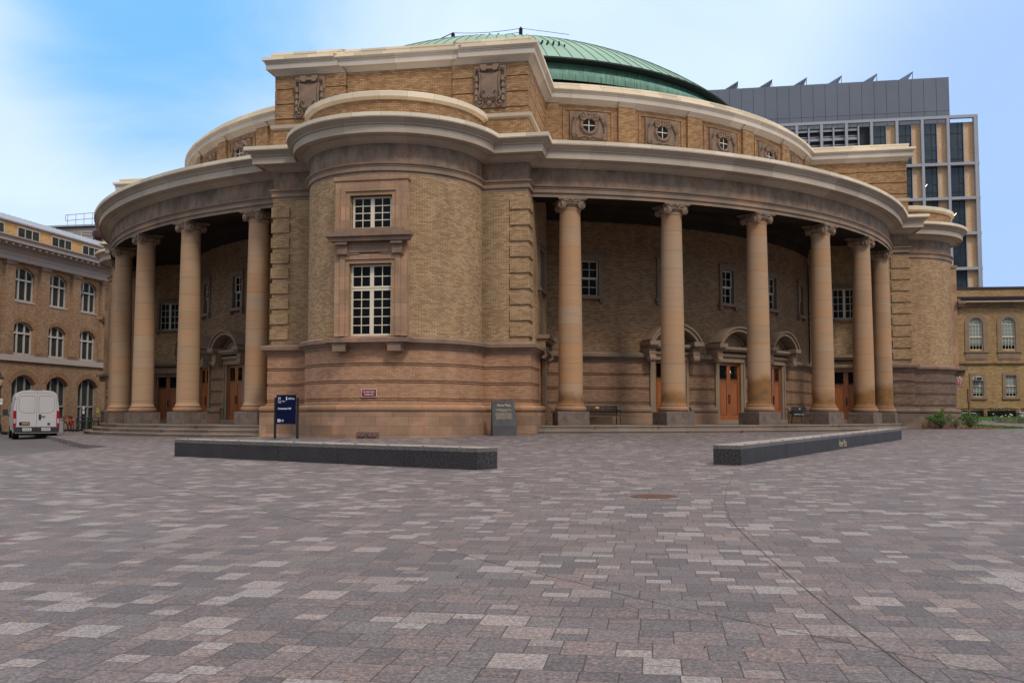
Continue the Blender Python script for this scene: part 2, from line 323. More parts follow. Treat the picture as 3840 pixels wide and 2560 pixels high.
def copper(name, lo, hi, streak=0.0, dk=(0.03, 0.05, 0.045)):
    m, t, b = mat(name); g = N(t, 'ShaderNodeTexCoord').outputs['Object']; uv = uvn(t)
    cc = ramp(t, noise(t, g, 0.5, 5), [(0.3, lo), (0.7, hi)])
    if streak:
        mp_ = N(t, 'ShaderNodeMapping', {'Vector': uv, 'Scale': (6.0, 0.5, 1)}).outputs[0]
        cc = mix(t, ramp(t, noise(t, mp_, 1.3, 6, 0.7), [(0.42, (0, 0, 0)), (0.62, (streak, streak, streak))]), cc, dk)
    t.links.new(cc, b.inputs[0]); b.inputs['Roughness'].default_value = 0.7; b.inputs['Metallic'].default_value = 0.0
    return m
MT['copper'] = copper('verdigris_copper', (0.235, 0.41, 0.32), (0.31, 0.49, 0.40))
MT['copper_cove'] = copper('streaked_copper_cove', (0.10, 0.22, 0.165), (0.16, 0.36, 0.25), 0.65, (0.06, 0.075, 0.07))
MT['copper_seam'] = plain('copper_seam_shadow', (0.07, 0.10, 0.05), 0.8)
MT['gutter'] = plain('dark_gutter', (0.018, 0.02, 0.019), 0.6)
def pavers():
    m, t, b = mat('granite_pavers'); g = N(t, 'ShaderNodeTexCoord').outputs['Object']
    sp = N(t, 'ShaderNodeSeparateXYZ', {0: g}); x, y = sp.outputs[0], sp.outputs[1]; A = 0.145
    U = math_(t, 'SUBTRACT', math_(t, 'MULTIPLY', x, cos(A)), math_(t, 'MULTIPLY', y, sin(A)))
    V = math_(t, 'ADD', math_(t, 'MULTIPLY', x, sin(A)), math_(t, 'MULTIPLY', y, cos(A)))
    H = 0.27; Wd = 0.41; K = 0.6
    v = math_(t, 'DIVIDE', V, H); row = math_(t, 'FLOOR', v); fv = math_(t, 'FRACT', v)
    wr = N(t, 'ShaderNodeTexWhiteNoise', {'W': row}, noise_dimensions='1D').outputs[0]
    u = math_(t, 'ADD', math_(t, 'DIVIDE', U, Wd), math_(t, 'MULTIPLY', wr, 7)); cell = math_(t, 'FLOOR', u); fu = math_(t, 'FRACT', u)
    big = math_(t, 'LESS_THAN', fu, K); up = math_(t, 'GREATER_THAN', fv, 0.5); nb = math_(t, 'SUBTRACT', 1.0, big)
    idz = math_(t, 'MULTIPLY', nb, math_(t, 'ADD', 1.0, up))
    idv = N(t, 'ShaderNodeCombineXYZ', {0: cell, 1: row, 2: idz}).outputs[0]
    wn2 = N(t, 'ShaderNodeTexWhiteNoise', {'Vector': idv}, noise_dimensions='3D'); rnd = wn2.outputs[0]
    rnd2 = N(t, 'ShaderNodeTexWhiteNoise', {'Vector': N(t, 'ShaderNodeVectorMath', {0: idv, 1: (17.3, 5.1, 9.7)}, operation='ADD').outputs[0]}, noise_dimensions='3D').outputs[0]
    # joints
    e1 = math_(t, 'MINIMUM', fu, math_(t, 'ABSOLUTE', math_(t, 'SUBTRACT', fu, K))); e1 = math_(t, 'MULTIPLY', math_(t, 'MINIMUM', e1, math_(t, 'SUBTRACT', 1.0, fu)), Wd)
    e2 = math_(t, 'MULTIPLY', math_(t, 'MINIMUM', fv, math_(t, 'SUBTRACT', 1.0, fv)), H)
    e3 = math_(t, 'ADD', math_(t, 'MULTIPLY', math_(t, 'ABSOLUTE', math_(t, 'SUBTRACT', fv, 0.5)), H), big)
    e = math_(t, 'MINIMUM', math_(t, 'MINIMUM', e1, e2), e3); jt = math_(t, 'LESS_THAN', e, 0.0034)
    base = ramp(t, rnd, [(0.0, (0.111, 0.098, 0.104)), (0.15, (0.134, 0.116, 0.121)), (0.33, (0.153, 0.128, 0.130)), (0.48, (0.122, 0.110, 0.116)), (0.60, (0.168, 0.139, 0.139)), (0.69, (0.147, 0.133, 0.137)), (0.78, (0.250, 0.225, 0.224)), (0.91, (0.205, 0.179, 0.176))], 'CONSTANT')
    grain = noise(t, g, 62, 3, 0.75); g2 = noise(t, g, 32, 4, 0.65)
    pinkm = math_(t, 'MULTIPLY', ramp(t, g2, [(0.50, (0, 0, 0)), (0.60, (1, 1, 1))]), ramp(t, rnd2, [(0.55, (0, 0, 0)), (0.85, (0.6, 0.6, 0.6))]))
    cc = mix(t, pinkm, base, (0.27, 0.175, 0.15))
    cc = mix(t, 0.8, cc, ramp(t, grain, [(0.34, (0.42, 0.42, 0.44)), (0.5, (1, 1, 1)), (0.64, (1.75, 1.72, 1.68))]), 'MULTIPLY')
    wear = noise(t, g, 0.35, 5); cc = mix(t, 0.28, cc, ramp(t, wear, [(0.3, (0.8, 0.79, 0.8)), (0.7, (1.2, 1.19, 1.18))]), 'MULTIPLY')
    sm_ = noise(t, g, 1.7, 6, 0.7); cc = mix(t, 0.2, cc, ramp(t, sm_, [(0.33, (0.68, 0.68, 0.69)), (0.45, (1, 1, 1))]), 'MULTIPLY')
    cc = mix(t, math_(t, 'MULTIPLY', jt, 0.9), cc, (0.055, 0.04, 0.032))
    t.links.new(cc, b.inputs[0]); b.inputs['Roughness'].default_value = 0.72; b.inputs['Specular IOR Level'].default_value = 0.35
    bump(t, b, math_(t, 'SUBTRACT', math_(t, 'MULTIPLY', grain, 0.25), jt), 0.3, 0.004)
    return m
MT['pavers'] = pavers()
MT['asphalt'] = plain('asphalt', (0.105, 0.095, 0.098), 0.9, var=0.15, scale=1.2, bmp=0.2)
MT['concrete'] = plain('pale_concrete', (0.28, 0.24, 0.22), 0.9, var=0.15, scale=1.5)
MT['curb'] = plain('granite_kerb', (0.17, 0.145, 0.135), 0.85, var=0.4, scale=9)
def granite(name, c, k=0.8, sc=45):
    m, t, b = mat(name); g = N(t, 'ShaderNodeTexCoord').outputs['Object']
    n = noise(t, g, sc, 3, 0.75); n2 = noise(t, g, 1.1, 3)
    cc = ramp(t, n, [(0.36, tuple(x * (1 - k) for x in c)), (0.5, c), (0.64, tuple(x * (1 + 2.2 * k) for x in c))])
    cc = mix(t, 0.5, cc, ramp(t, n2, [(0.35, (0.7, 0.7, 0.72)), (0.65, (1.3, 1.22, 1.2))]), 'MULTIPLY')
    t.links.new(cc, b.inputs[0]); b.inputs['Roughness'].default_value = 0.55; b.inputs['Specular IOR Level'].default_value = 0.15
    return m
MT['granite_dark'] = granite('polished_black_granite', (0.038, 0.035, 0.037), 0.6, 34)
MT['granite_top'] = granite('rough_granite_top', (0.30, 0.265, 0.245), 0.4)
MT['granite_lip'] = granite('bush_hammered_granite', (0.12, 0.108, 0.10), 0.5)
MT['granite_plaque'] = granite('plaque_granite', (0.075, 0.072, 0.075), 0.6)
# ================================================================ the domed hall
PHI = -0.16983
OX, OY = -0.612, 62.389
# local frame of the hall: x tangential, -y outward on the front axis; angle a -> (r sin a, -r cos a)
def hw(x, y): return (OX + x * cos(PHI) - y * sin(PHI), OY + x * sin(PHI) + y * cos(PHI))
def ip(x, xs, ys):
    if x <= xs[0]: return ys[0]
    for i in range(len(xs) - 1):
        if x <= xs[i + 1]: return ys[i] + (ys[i + 1] - ys[i]) * (x - xs[i]) / (xs[i + 1] - xs[i])
    return ys[-1]
def sst(v): v = max(0, min(1, v)); return v * v * (3 - 2 * v)
def G(x, y):                                   # height of the plaza
    d = hypot(x - OX, y - OY); a = atan2(x - OX, -(y - OY))
    g = ip(d, [22, 24.5, 28, 30.5, 39.5, 43, 62, 80], [-.66, -.70, -.80, -.87, -.985, -1.03, -1.06, -1.1])
    g -= .2 * sst((-a - .2) / .4) * max(.15, min(1, 1 - (d - 30) / 20))
    e = sst((a - .62) / .36)
    gR = -.70 + .66 * max(0, min(1, (y - 56) / 15)) + .01 * max(0, min(1, (50 - y) / 30)) * -20 * .6
    g = g * (1 - e) + gR * e
    return g
hall = thing('domed_hall', 'round buff brick hall with green copper dome, stone columns and rounded corner turrets', 'hall', (OX, OY, 0), PHI)
W, RT = 5.4, 3.53
def pav_path(p, s0=18.6, n=36):
    th = acos(p / (RT + p)) if p > -RT else pi / 2
    P = [(-(W + p), -s0), (-(W + p), -(24 + p))]
    for k in range(n + 1):
        t = -th + 2 * th * k / n; P.append(((RT + p) * sin(t), -(24 + (RT + p) * cos(t))))
    return P + [(W + p, -(24 + p)), (W + p, -s0)]
RA = 23.68
def ent_path(p, nt_=30, na=44):
    th = acos(p / (RT + p)); r = RA + p; a1 = asin((W + p) / r); one = [(-(W + p), -(24 + p))]
    for k in range(nt_ + 1):
        t = -th + 2 * th * k / nt_; one.append(((RT + p) * sin(t), -(24 + (RT + p) * cos(t))))
    one.append((W + p, -(24 + p)))
    for k in range(na + 1):
        a = a1 + (pi / 2 - 2 * a1) * k / na; one.append((r * sin(a), -r * cos(a)))
    out_ = []
    for q in range(4):
        c_, s_ = cos(q * pi / 2), sin(q * pi / 2)
        out_ += [(x * c_ - y * s_, x * s_ + y * c_) for x, y in one]
    return out_
def gpath(r0, a, b, n):
    return lambda p: [((r0 + p) * sin(a + (b - a) * k / n), -(r0 + p) * cos(a + (b - a) * k / n)) for k in range(n + 1)]
GR = lambda z, p: [(p, z), (p - .07, z), (p - .07, z + .035), (p - .015, z + .035), (p - .015, z + .075), (p - .07, z + .075), (p - .07, z + .11), (p, z + .11)]
base_prof = [(.1, .50)] + GR(.57, .1) + GR(1.22, .1) + GR(1.86, .1) + [(.1, 2.47)]
torus_prof = [(.2, .17), (.27, .175), (.32, .205), (.34, .25), (.345, .30), (.34, .35), (.32, .39), (.27, .425), (.2, .43), (.15, .435), (.15, .49), (.12, .50), (.1, .50)]
plinth_prof = [(.32, -1.4), (.32, -.33), (.32, .17), (.2, .17)]
belt_prof = [(.1, 2.47), (.13, 2.48), (.13, 2.55), (.18, 2.6), (.25, 2.66), (.26, 2.70), (.34, 2.71), (.35, 2.84), (.31, 2.88), (0.05, 2.95), (0, 2.95)]
# ---- pavilion walls (built once, copied to the other two corners in view)
def wallgrid(b, fn, us, zs, holes, m=0, depth=0.2, us_uv=None, rev=0):
    us = sorted(set([round(u, 5) for u in us] + [round(h[i], 5) for h in holes for i in (0, 1)])); zs = sorted(set(zs + [h[i] for h in holes for i in (2, 3)]))
    k = us_uv or (lambda u: u)
    for i in range(len(us) - 1):
        for j in range(len(zs) - 1):
            uc, zc = (us[i] + us[i + 1]) / 2, (zs[j] + zs[j + 1]) / 2
            if any(h[0] < uc < h[1] and h[2] < zc < h[3] for h in holes): continue
            P = [fn(us[i], 0) + (zs[j],), fn(us[i + 1], 0) + (zs[j],), fn(us[i + 1], 0) + (zs[j + 1],), fn(us[i], 0) + (zs[j + 1],)]
            b.add(P, [(k(us[i]), zs[j]), (k(us[i + 1]), zs[j]), (k(us[i + 1]), zs[j + 1]), (k(us[i]), zs[j + 1])], m)
    for a, c, z0, z1 in holes:
        A0, A1 = fn(a, 0), fn(a, depth); C0, C1 = fn(c, 0), fn(c, depth)
        b.add([A0 + (z0,), A0 + (z1,), A1 + (z1,), A1 + (z0,)], None, rev); b.add([C0 + (z1,), C0 + (z0,), C1 + (z0,), C1 + (z1,)], None, rev)
        b.add([A0 + (z1,), C0 + (z1,), C1 + (z1,), A1 + (z1,)], None, rev); b.add([A0 + (z0,), A1 + (z0,), C1 + (z0,), C0 + (z0,)], None, rev)
# glazing units: front faces -y, origin at centre bottom; loc/rot puts them anywhere
def win_bars(b, x0, x1, z0, z1, nx, nz_, fr=.05, bar=.022, y0=-.03, y1=.03, m=0):
    b.box(x0, x0 + fr, y0, y1, z0, z1, m); b.box(x1 - fr, x1, y0, y1, z0, z1, m)
    b.box(x0 + fr, x1 - fr, y0, y1, z0, z0 + fr, m); b.box(x0 + fr, x1 - fr, y0, y1, z1 - fr, z1, m)
    for k in range(1, nx): x = x0 + fr + (x1 - x0 - 2 * fr) * k / nx; b.box(x - bar / 2, x + bar / 2, y0 + .01, y1 - .01, z0 + fr, z1 - fr, m)
    for k in range(1, nz_): z = z0 + fr + (z1 - z0 - 2 * fr) * k / nz_; b.box(x0 + fr, x1 - fr, y0 + .013, y1 - .013, z - bar / 2, z + bar / 2, m)
def polar(r, a): return (r * sin(a), -r * cos(a))
def place_obj(o, r, a, z=0): x, y = polar(r, a); o.location = (x, y, z); o.rotation_euler = (0, 0, a)
proto_corner = []
def pc(o): proto_corner.append(o); return o
zt = 8.96
b = MB(); PB = lambda p: pav_path(p, 21.42); b.sweep(PB, plinth_prof, cap=True, back=0); pc(b.build('pavilion_plinth', MT['sand'], hall, smooth=35))
b = MB(); b.sweep(PB, torus_prof, cap=True, back=0); pc(b.build('torus_moulding', MT['torus'], hall, smooth=50))
b = MB(); b.sweep(PB, base_prof, cap=True, back=0); pc(b.build('rusticated_base', MT['brick_base'], hall, smooth=35))
for s in (-1, 1):
    b = MB(); sp_ = lambda p, s=s: [(s * (W + p), -19.58), (s * (W + p), -18.6)][::s]
    for pf_ in (plinth_prof, torus_prof, base_prof): b.sweep(sp_, pf_, cap=True, back=0)
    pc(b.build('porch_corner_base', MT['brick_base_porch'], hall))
b = MB(); b.sweep(pav_path, belt_prof); b.box(-1.62, 1.62, -27.98, -27.2, 2.705, 2.86)
for s in (-1, 1): b.extr([(s * 1.05 - .25, 2.38), (s * 1.05 + .25, 2.38), (s * 1.05 + .25, 2.6), (s * 1.05 + .31, 2.62), (s * 1.05 + .31, 2.70), (s * 1.05 - .31, 2.70), (s * 1.05 - .31, 2.62), (s * 1.05 - .25, 2.6)], -27.90, -27.4)
pc(b.build('belt_course', MT['belt'], hall, smooth=35))
# upper wall: sides, front, turret with the two window openings
b = MB(); zs = [2.9, zt + .05]
SW = [(-21.25, -19.75, 5.46, 7.16)]
for s in (-1, 1):
    fn = (lambda u, d, s=s: (s * (W - d), u)); h = [(-21.15, -19.85, 5.46, 7.16), (-21.15, -19.85, -.16, 2.62)]
    bb = MB(); wallgrid(bb, fn, [-24, -18.6], [-.36, 9.6], h[:1] + [(-21.2, -19.8, -.36, 2.9)])
    # outward side: keep winding consistent
    for f_ in range(len(bb.f)):
        pts = [bb.v[i] for i in bb.f[f_]]
        if s < 0: b.add(pts[::-1], bb.uv[f_][::-1] if bb.uv[f_] else None)
        else: b.add(pts, bb.uv[f_])
    x0, x1 = sorted((s * RT, s * W)); wallgrid(b, lambda u, d: (u, -24 + d), [x0, x1], zs, [])
us = [radians(-90 + 180 * k / 40) for k in range(41)]
A1_, B1_ = asin(.76 / RT), asin(.76 / RT)
wallgrid(b, lambda u, d: ((RT - d) * sin(u), -24 - (RT - d) * cos(u)), us, zs, [(-asin(.8 / RT), asin(.84 / RT), 2.96, 5.66), (-asin(.8 / RT), asin(.84 / RT), 6.95, 8.22)], us_uv=lambda u: u * RT)
pc(b.build('brick_wall', MT['brick'], hall, smooth=35))
for s in (-1, 1):
    b = MB()
    for k in range(9):
        z = 3.17 + .637 * k; x0, x1 = sorted((s * 4.66, s * (W + .055))); b.bbox(x0, x1, -24.055, -23.02, z, z + .425, .006)
    pc(b.build('brick_quoins', MT['brick'], hall))
# turret window surround (flat stone face standing proud of the curve)
b = MB(); yf = -27.56
def frame(b, x0, x1, z0, z1, hx0, hx1, hz0, hz1, y0, y1):
    b.box(x0, hx0, y0, y1, z0, z1); b.box(hx1, x1, y0, y1, z0, z1)
    b.box(hx0, hx1, y0, y1, z0, hz0) if hz0 > z0 else None
    b.box(hx0, hx1, y0, y1, hz1, z1) if z1 > hz1 else None
X0, X1 = -1.36, 1.42
b.box(X0, -.80, yf, -27.05, 2.95, 8.86); b.box(.84, X1, yf, -27.05, 2.95, 8.86)
b.box(-.80, .84, yf, -27.05, 5.66, 6.95); b.box(-.80, .84, yf, -27.05, 8.22, 8.86)
b.box(X0 - .05, X1 + .05, yf - .05, -27.1, 8.78, 8.92)
for (hx0, hx1, hz0, hz1) in ((-.80, .84, 2.96, 5.66), (-.80, .84, 6.95, 8.22)):   # stepped architrave frames
    for k, (o_, pr) in enumerate(((.34, .05), (.25, .035), (.12, -.0))):
        if pr <= 0: continue
        y = yf - pr - .012 * k
        b.box(hx0 - o_, hx0 - o_ + .10, y, yf + .01, hz0, hz1 + o_ - .1); b.box(hx1 + o_ - .10, hx1 + o_, y, yf + .01, hz0, hz1 + o_ - .1)
        b.box(hx0 - o_, hx1 + o_, y - .004, yf + .01, hz1 + o_ - .10, hz1 + o_)
pc(b.build('turret_window_surround', MT['surround'], hall))
b = MB()   # hood between the two windows on consoles
b.extr([(-1.62, 6.62), (1.68, 6.62), (1.68, 6.74), (1.62, 6.78), (-1.56, 6.78), (-1.62, 6.74)], yf - .42, yf); b.extr([(-1.5, 6.46), (1.56, 6.46), (1.62, 6.62), (-1.56, 6.62)], yf - .32, yf)
for s in (-1, 1):
    x = .03 + s * 1.05
    b.box(x - .22, x + .22, yf - .28, yf, 6.34, 6.46); b.extr([(x - .19, 6.0), (x + .19, 6.0), (x + .19, 6.34), (x - .19, 6.34)], yf - .17, yf); b.box(x - .24, x + .24, yf - .1, yf, 5.95, 6.02)
b.box(-.84, .9, yf - .10, yf, 6.06, 6.44); b.box(-1.25, 1.31, yf - .22, yf, 6.785, 6.945)
for s in (-1, 1): b.box(.03 + s * .62 - .22, .03 + s * .62 + .22, yf - .08, yf, 5.99, 6.05)
pc(b.build('window_hood', MT['belt'], hall))
def turret_window(name, z0, lights, parent):
    f_ = MB()
    for (xa, xb, za, zb, nx, nz_) in lights: win_bars(f_, xa, xb, za, zb, nx, nz_, .075, .03, -.035, .035)
    o = f_.build(name, MT['paint'], parent, loc=(0.02, -27.30, z0))
    g = MB(); X = [l[0] for l in lights] + [l[1] for l in lights]; Z = [l[2] for l in lights] + [l[3] for l in lights]
    g.box(min(X) + .02, max(X) - .02, -.004, .004, min(Z) + .02, max(Z) - .02); g.build('pane', MT['glass'], o)
    return o
pc(turret_window('turret_window', 2.96, [(-.80, 0, 1.80, 2.68, 2, 2), (.0, .80, 1.80, 2.68, 2, 2), (-.80, 0, .02, 1.78, 2, 5), (0, .80, .02, 1.78, 2, 5)], hall))
pc(turret_window('turret_window', 6.97, [(-.76, 0, 0, 1.23, 2, 4), (0, .76, 0, 1.23, 2, 4)], hall))
b = MB()   # near-black panel standing for the unlit room, so nothing shows through the openings
b.box(-1.2, 1.2, -26.95, -26.9, 2.9, 8.9); pc(b.build('room_behind_window', MT['dark'], hall))
# side doors and windows of the pavilions, facing the porches
for s in (-1, 1):
    loc = (s * (W - .12), -20.5); rz = pi / 2 if s > 0 else -pi / 2
    f_ = MB(); win_bars(f_, -.65, 0, 0, 1.70, 2, 4, .07, .03); win_bars(f_, 0, .65, 0, 1.70, 2, 4, .07, .03)
    o = pc(f_.build('porch_window', MT['paint2'], hall, loc=loc + (5.46,), rz=rz))
    g = MB(); g.box(-.62, .62, -.004, .004, .02, 1.68); g.build('pane', MT['glass'], o)
    g = MB(); y = -.2
    for x0, x1, z0, z1 in ((-.83, -.65, 0, 1.9), (.65, .83, 0, 1.9), (-.65, .65, 1.7, 1.9)): g.box(x0, x1, y, .05, z0, z1)
    g.box(-.95, .95, y - .08, .05, -.13, 0.0); g.box(-.92, .92, y - .05, .05, 1.90, 1.97)
    for q in (-.78, .78): g.box(q - .09, q + .09, y - .05, .05, -.27, -.13)
    g.build('stone_surround', MT['surround_p'], o)
# attic block
def attic_path(p):
    return [(-(W + p), -14.0), (-(W + p), -(24 + p)), (-(2.28 + p), -(24 + p)), (-(2.28 + p), -(23.86 + p)), (2.28 + p, -(23.86 + p)), (2.28 + p, -(24 + p)), (W + p, -(24 + p)), (W + p, -14.0)]
b = MB(); pr = [(0.0, 11.0), (0, 12.02)]
b.sweep(attic_path, [(0.03, 11.0), (.03, 11.98)])
b.sweep(attic_path, [(0, 12.12), (0, 12.42), (-.06, 12.42), (-.06, 12.47), (0, 12.47), (0, 13.06), (-.06, 13.06), (-.06, 13.11), (0, 13.11), (0, 13.70), (-.06, 13.70), (-.06, 13.75), (0, 13.75), (0, 14.34)])
b.box(-2.27, 2.27, -23.885, -23.5, 12.14, 14.33)
pc(b.build('attic_wall', MT['brick_attic'], hall))
b = MB(); b.sweep(attic_path, [(0.03, 11.97), (.06, 12.0), (.13, 12.03), (.13, 12.17), (0, 12.2)]); pc(b.build('attic_band', MT['cornice'], hall))
att_prof = [(0, 14.30), (.03, 14.32), (.03, 14.37), (.09, 14.42), (.16, 14.50), (.18, 14.52), (.27, 14.535), (.27, 14.51), (.30, 14.51), (.30, 14.74), (.34, 14.745), (.34, 14.77), (.31, 14.78), (.36, 14.83), (.42, 14.86), (.43, 14.87)]
b = MB(); b.sweep(attic_path, att_prof); pc(b.build('attic_cornice', MT['corn2'], hall, smooth=30))
b = MB(); b.sweep(attic_path, [(.43, 14.87), (.43, 14.99), (.12, 15.02), (.12, 15.16), (.15, 15.17), (.15, 15.25), (-.3, 15.27), (-.6, 15.2)])
pp_ = attic_path(-.6); b.add([(x, y, 15.2) for x, y in pp_]); pc(b.build('attic_coping', MT['lead'], hall))
# parapet drum over the turret
b = MB(); PP = lambda p: [((3.6 + p) * sin(radians(-90 + 6 * k)), -24 - (3.6 + p) * cos(radians(-90 + 6 * k))) for k in range(31)]
b.sweep(PP, [(0, 11.05), (0, 11.86)]); pc(b.build('parapet_wall', MT['brick_attic'], hall, smooth=35))
b = MB(); b.sweep(PP, [(0, 11.82), (.05, 11.84), (.07, 11.88), (.17, 11.9), (.18, 12.08), (.1, 12.12), (-.3, 12.14)]); b.add([(x, y, 12.14) for x, y in PP(-.3)]); pc(b.build('parapet_coping', MT['lead'], hall, smooth=35))
# carved cartouches on the attic
def spiral(b, cx, cz, y, r0, turns, thick, flip=1, start=0, n=26, lift=.0):
    pts = []
    for k in range(n + 1):
        t = k / n; a = start + flip * turns * 2 * pi * t; r = r0 * (1 - .86 * t); pts.append((cx + r * cos(a), y - lift * t, cz + r * sin(a)))
    b.tube(pts, thick, 5, r2=thick * .7)
def cartouche():
    b = MB(); b.box(-.66, .66, -.05, .05, 0, 1.74)
    sh = [(-.34, .5), (-.28, .36), (-.1, .27), (0, .22), (.1, .27), (.28, .36), (.34, .5), (.33, 1.2), (.38, 1.42), (.1, 1.36), (-.1, 1.36), (-.38, 1.42), (-.33, 1.2)]
    b.extr([(x * 1.15, (z - .8) * 1.1 + .8) for x, z in sh], -.10, 0); b.extr(sh, -.15, 0)
    b.extr([(-.36, 1.58), (-.28, 1.5), (-.14, 1.5), (-.12, 1.56), (.12, 1.56), (.14, 1.5), (.28, 1.5), (.36, 1.58), (.4, 1.74), (.14, 1.74), (.12, 1.66), (-.12, 1.66), (-.14, 1.74), (-.4, 1.74)], -.2, 0)
    for s in (-1, 1):
        b.tube([(s * .40, -.1, 1.5), (s * .46, -.16, 1.62), (s * .56, -.15, 1.62), (s * .62, -.12, 1.48), (s * .63, -.1, 1.2)], .05, 6)
        b.tube([(s * .42, -.1, 1.45), (s * .38, -.13, 1.1), (s * .40, -.13, .7), (s * .46, -.13, .45), (s * .36, -.14, .3)], .045, 6)
        for k in range(4): b.lathe([(.02, 1.3 - .27 * k - .26), (.085, 1.3 - .27 * k - .22), (.075, 1.3 - .27 * k - .12), (.03, 1.3 - .27 * k)], 8, (s * .545, -.1))
        spiral(b, s * .42, .18, -.1, .17, 1.4, .045, s, pi / 2)
        b.sphere((s * .42, -.12, .18), .06); b.tube([(0, -.2, .5), (s * .1, -.2, .38), (s * .24, -.2, .42), (s * .3, -.2, .6), (s * .24, -.2, .7), (s * .18, -.2, .62)], .035, 6)
    b.sphere((0, -.12, .16), .11, sc=(1, 1, .8)); b.sphere((0, -.2, .38), .06)
    return b.build('carved_cartouche', MT['carved'], hall, smooth=40)
c1 = cartouche(); c1.location = (3.84, -24.02, 12.44); pc(c1)
c2 = c1.copy(); col.objects.link(c2); c2.location = (-3.84, -24.02, 12.44); pc(c2)
base_front = list(proto_corner)
for q in (1, -1):
    for o in base_front:
        c_ = o.copy(); col.objects.link(c_); c_.parent = hall
        v = Matrix.Rotation(q * pi / 2, 3, 'Z') @ o.location; c_.location = v; c_.rotation_euler = (0, 0, o.rotation_euler.z + q * pi / 2)
        for k in kids(o): kk = k.copy(); col.objects.link(kk); kk.parent = c_
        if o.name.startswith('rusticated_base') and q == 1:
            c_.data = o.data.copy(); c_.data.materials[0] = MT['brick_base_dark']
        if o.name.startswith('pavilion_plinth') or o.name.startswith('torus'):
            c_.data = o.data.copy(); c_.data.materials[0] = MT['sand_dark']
# ---- entablature all round
b = MB(); b.sweep(ent_path, [(0.0, zt), (.0, 9.125), (.06, 9.135), (.06, 9.30), (.085, 9.305), (.085, 9.33), (.06, 9.335), (.13, 9.385), (.14, 9.43), (.0, 9.47)], closed=True); b.build('architrave', MT['arch'], hall, smooth=30)
b = MB(); b.sweep(ent_path, [(0, 9.44), (0, 10.19)], closed=True); b.build('frieze', MT['frieze'], hall, smooth=35)
cor = [(0, 10.17), (.06, 10.175), (.06, 10.21), (.04, 10.215), (.08, 10.26), (.19, 10.31), (.27, 10.35), (.31, 10.355), (.31, 10.42), (.60, 10.445), (.60, 10.40), (.66, 10.40), (.67, 10.70), (.73, 10.71), (.73, 10.74), (.69, 10.75), (.73, 10.81), (.83, 10.86), (.89, 10.90), (.92, 10.905), (.92, 10.94)]
b = MB(); b.sweep(ent_path, cor, closed=True); b.build('main_cornice', MT['cornice'], hall, smooth=35)
b = MB(); b.sweep(ent_path, [(.93, 10.94), (.94, 11.08), (.6, 11.11), (-1.5, 11.18)], closed=True); b.lathe([(24.2, 11.17), (19.0, 11.3)], 96); b.build('cornice_coping', MT['lead'], hall, smooth=35)
# porch beam soffit and ceiling
for q in (0, -1):
    b = MB(); a, c_ = asin(W / RA) + q * pi / 2, pi / 2 - asin(W / RA) + q * pi / 2
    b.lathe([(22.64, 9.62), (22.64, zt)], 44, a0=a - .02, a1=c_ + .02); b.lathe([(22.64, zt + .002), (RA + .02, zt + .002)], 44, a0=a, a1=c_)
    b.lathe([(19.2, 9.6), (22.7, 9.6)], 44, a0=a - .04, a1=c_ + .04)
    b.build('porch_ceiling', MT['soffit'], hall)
# ---- porch wall with doors and windows
DA = [.5914, .7854, .9794]; WA = [.3876, .5914, .7854, .9794, 1.1832]; RI = 19.3
for q in (0, -1):
    b = MB(); b2 = MB(); b3 = MB(); b4 = MB(); b5 = MB(); o_ = q * pi / 2; a0, a1 = asin(W / RI) + o_, pi / 2 - asin(W / RI) + o_
    hd = .78 / RI; hw_ = .43 / RI
    holes = [(a + o_ - hd, a + o_ + hd, -.36, 2.62) for a in DA] + [(a + o_ - hw_, a + o_ + hw_, 5.49, 7.11) for a in WA]
    wallgrid(b, lambda u, d: ((RI - d) * sin(u), -(RI - d) * cos(u)), [a0 - .01 + (a1 - a0 + .02) * k / 60 for k in range(61)], [-.4, 9.0], holes, us_uv=lambda u: u * RI, depth=.3)
    segs = [a0] + [v for a in DA for v in (a + o_ - 1.06 / RI, a + o_ + 1.06 / RI)] + [a1]
    for k in range(0, len(segs), 2):
        g = gpath(RI, segs[k], segs[k + 1], max(4, int((segs[k + 1] - segs[k]) * 40)))
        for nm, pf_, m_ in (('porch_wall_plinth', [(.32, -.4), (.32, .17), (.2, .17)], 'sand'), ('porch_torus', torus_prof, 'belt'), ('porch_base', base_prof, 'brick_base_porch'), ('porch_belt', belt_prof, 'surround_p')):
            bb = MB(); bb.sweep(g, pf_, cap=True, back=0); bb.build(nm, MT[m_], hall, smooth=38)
    b5.sweep(gpath(RI, a0, a1, 40), [(0, 8.9), (.06, 8.95), (.06, 9.15), (.1, 9.2), (.1, 9.35), (.2, 9.45), (.3, 9.6)])
    b.build('porch_wall', MT['brick_porch'], hall, smooth=35); b5.build('porch_crown_moulding', MT['soffit'], hall, smooth=35)  # crown moulding shares the ceiling colour with shade painted in
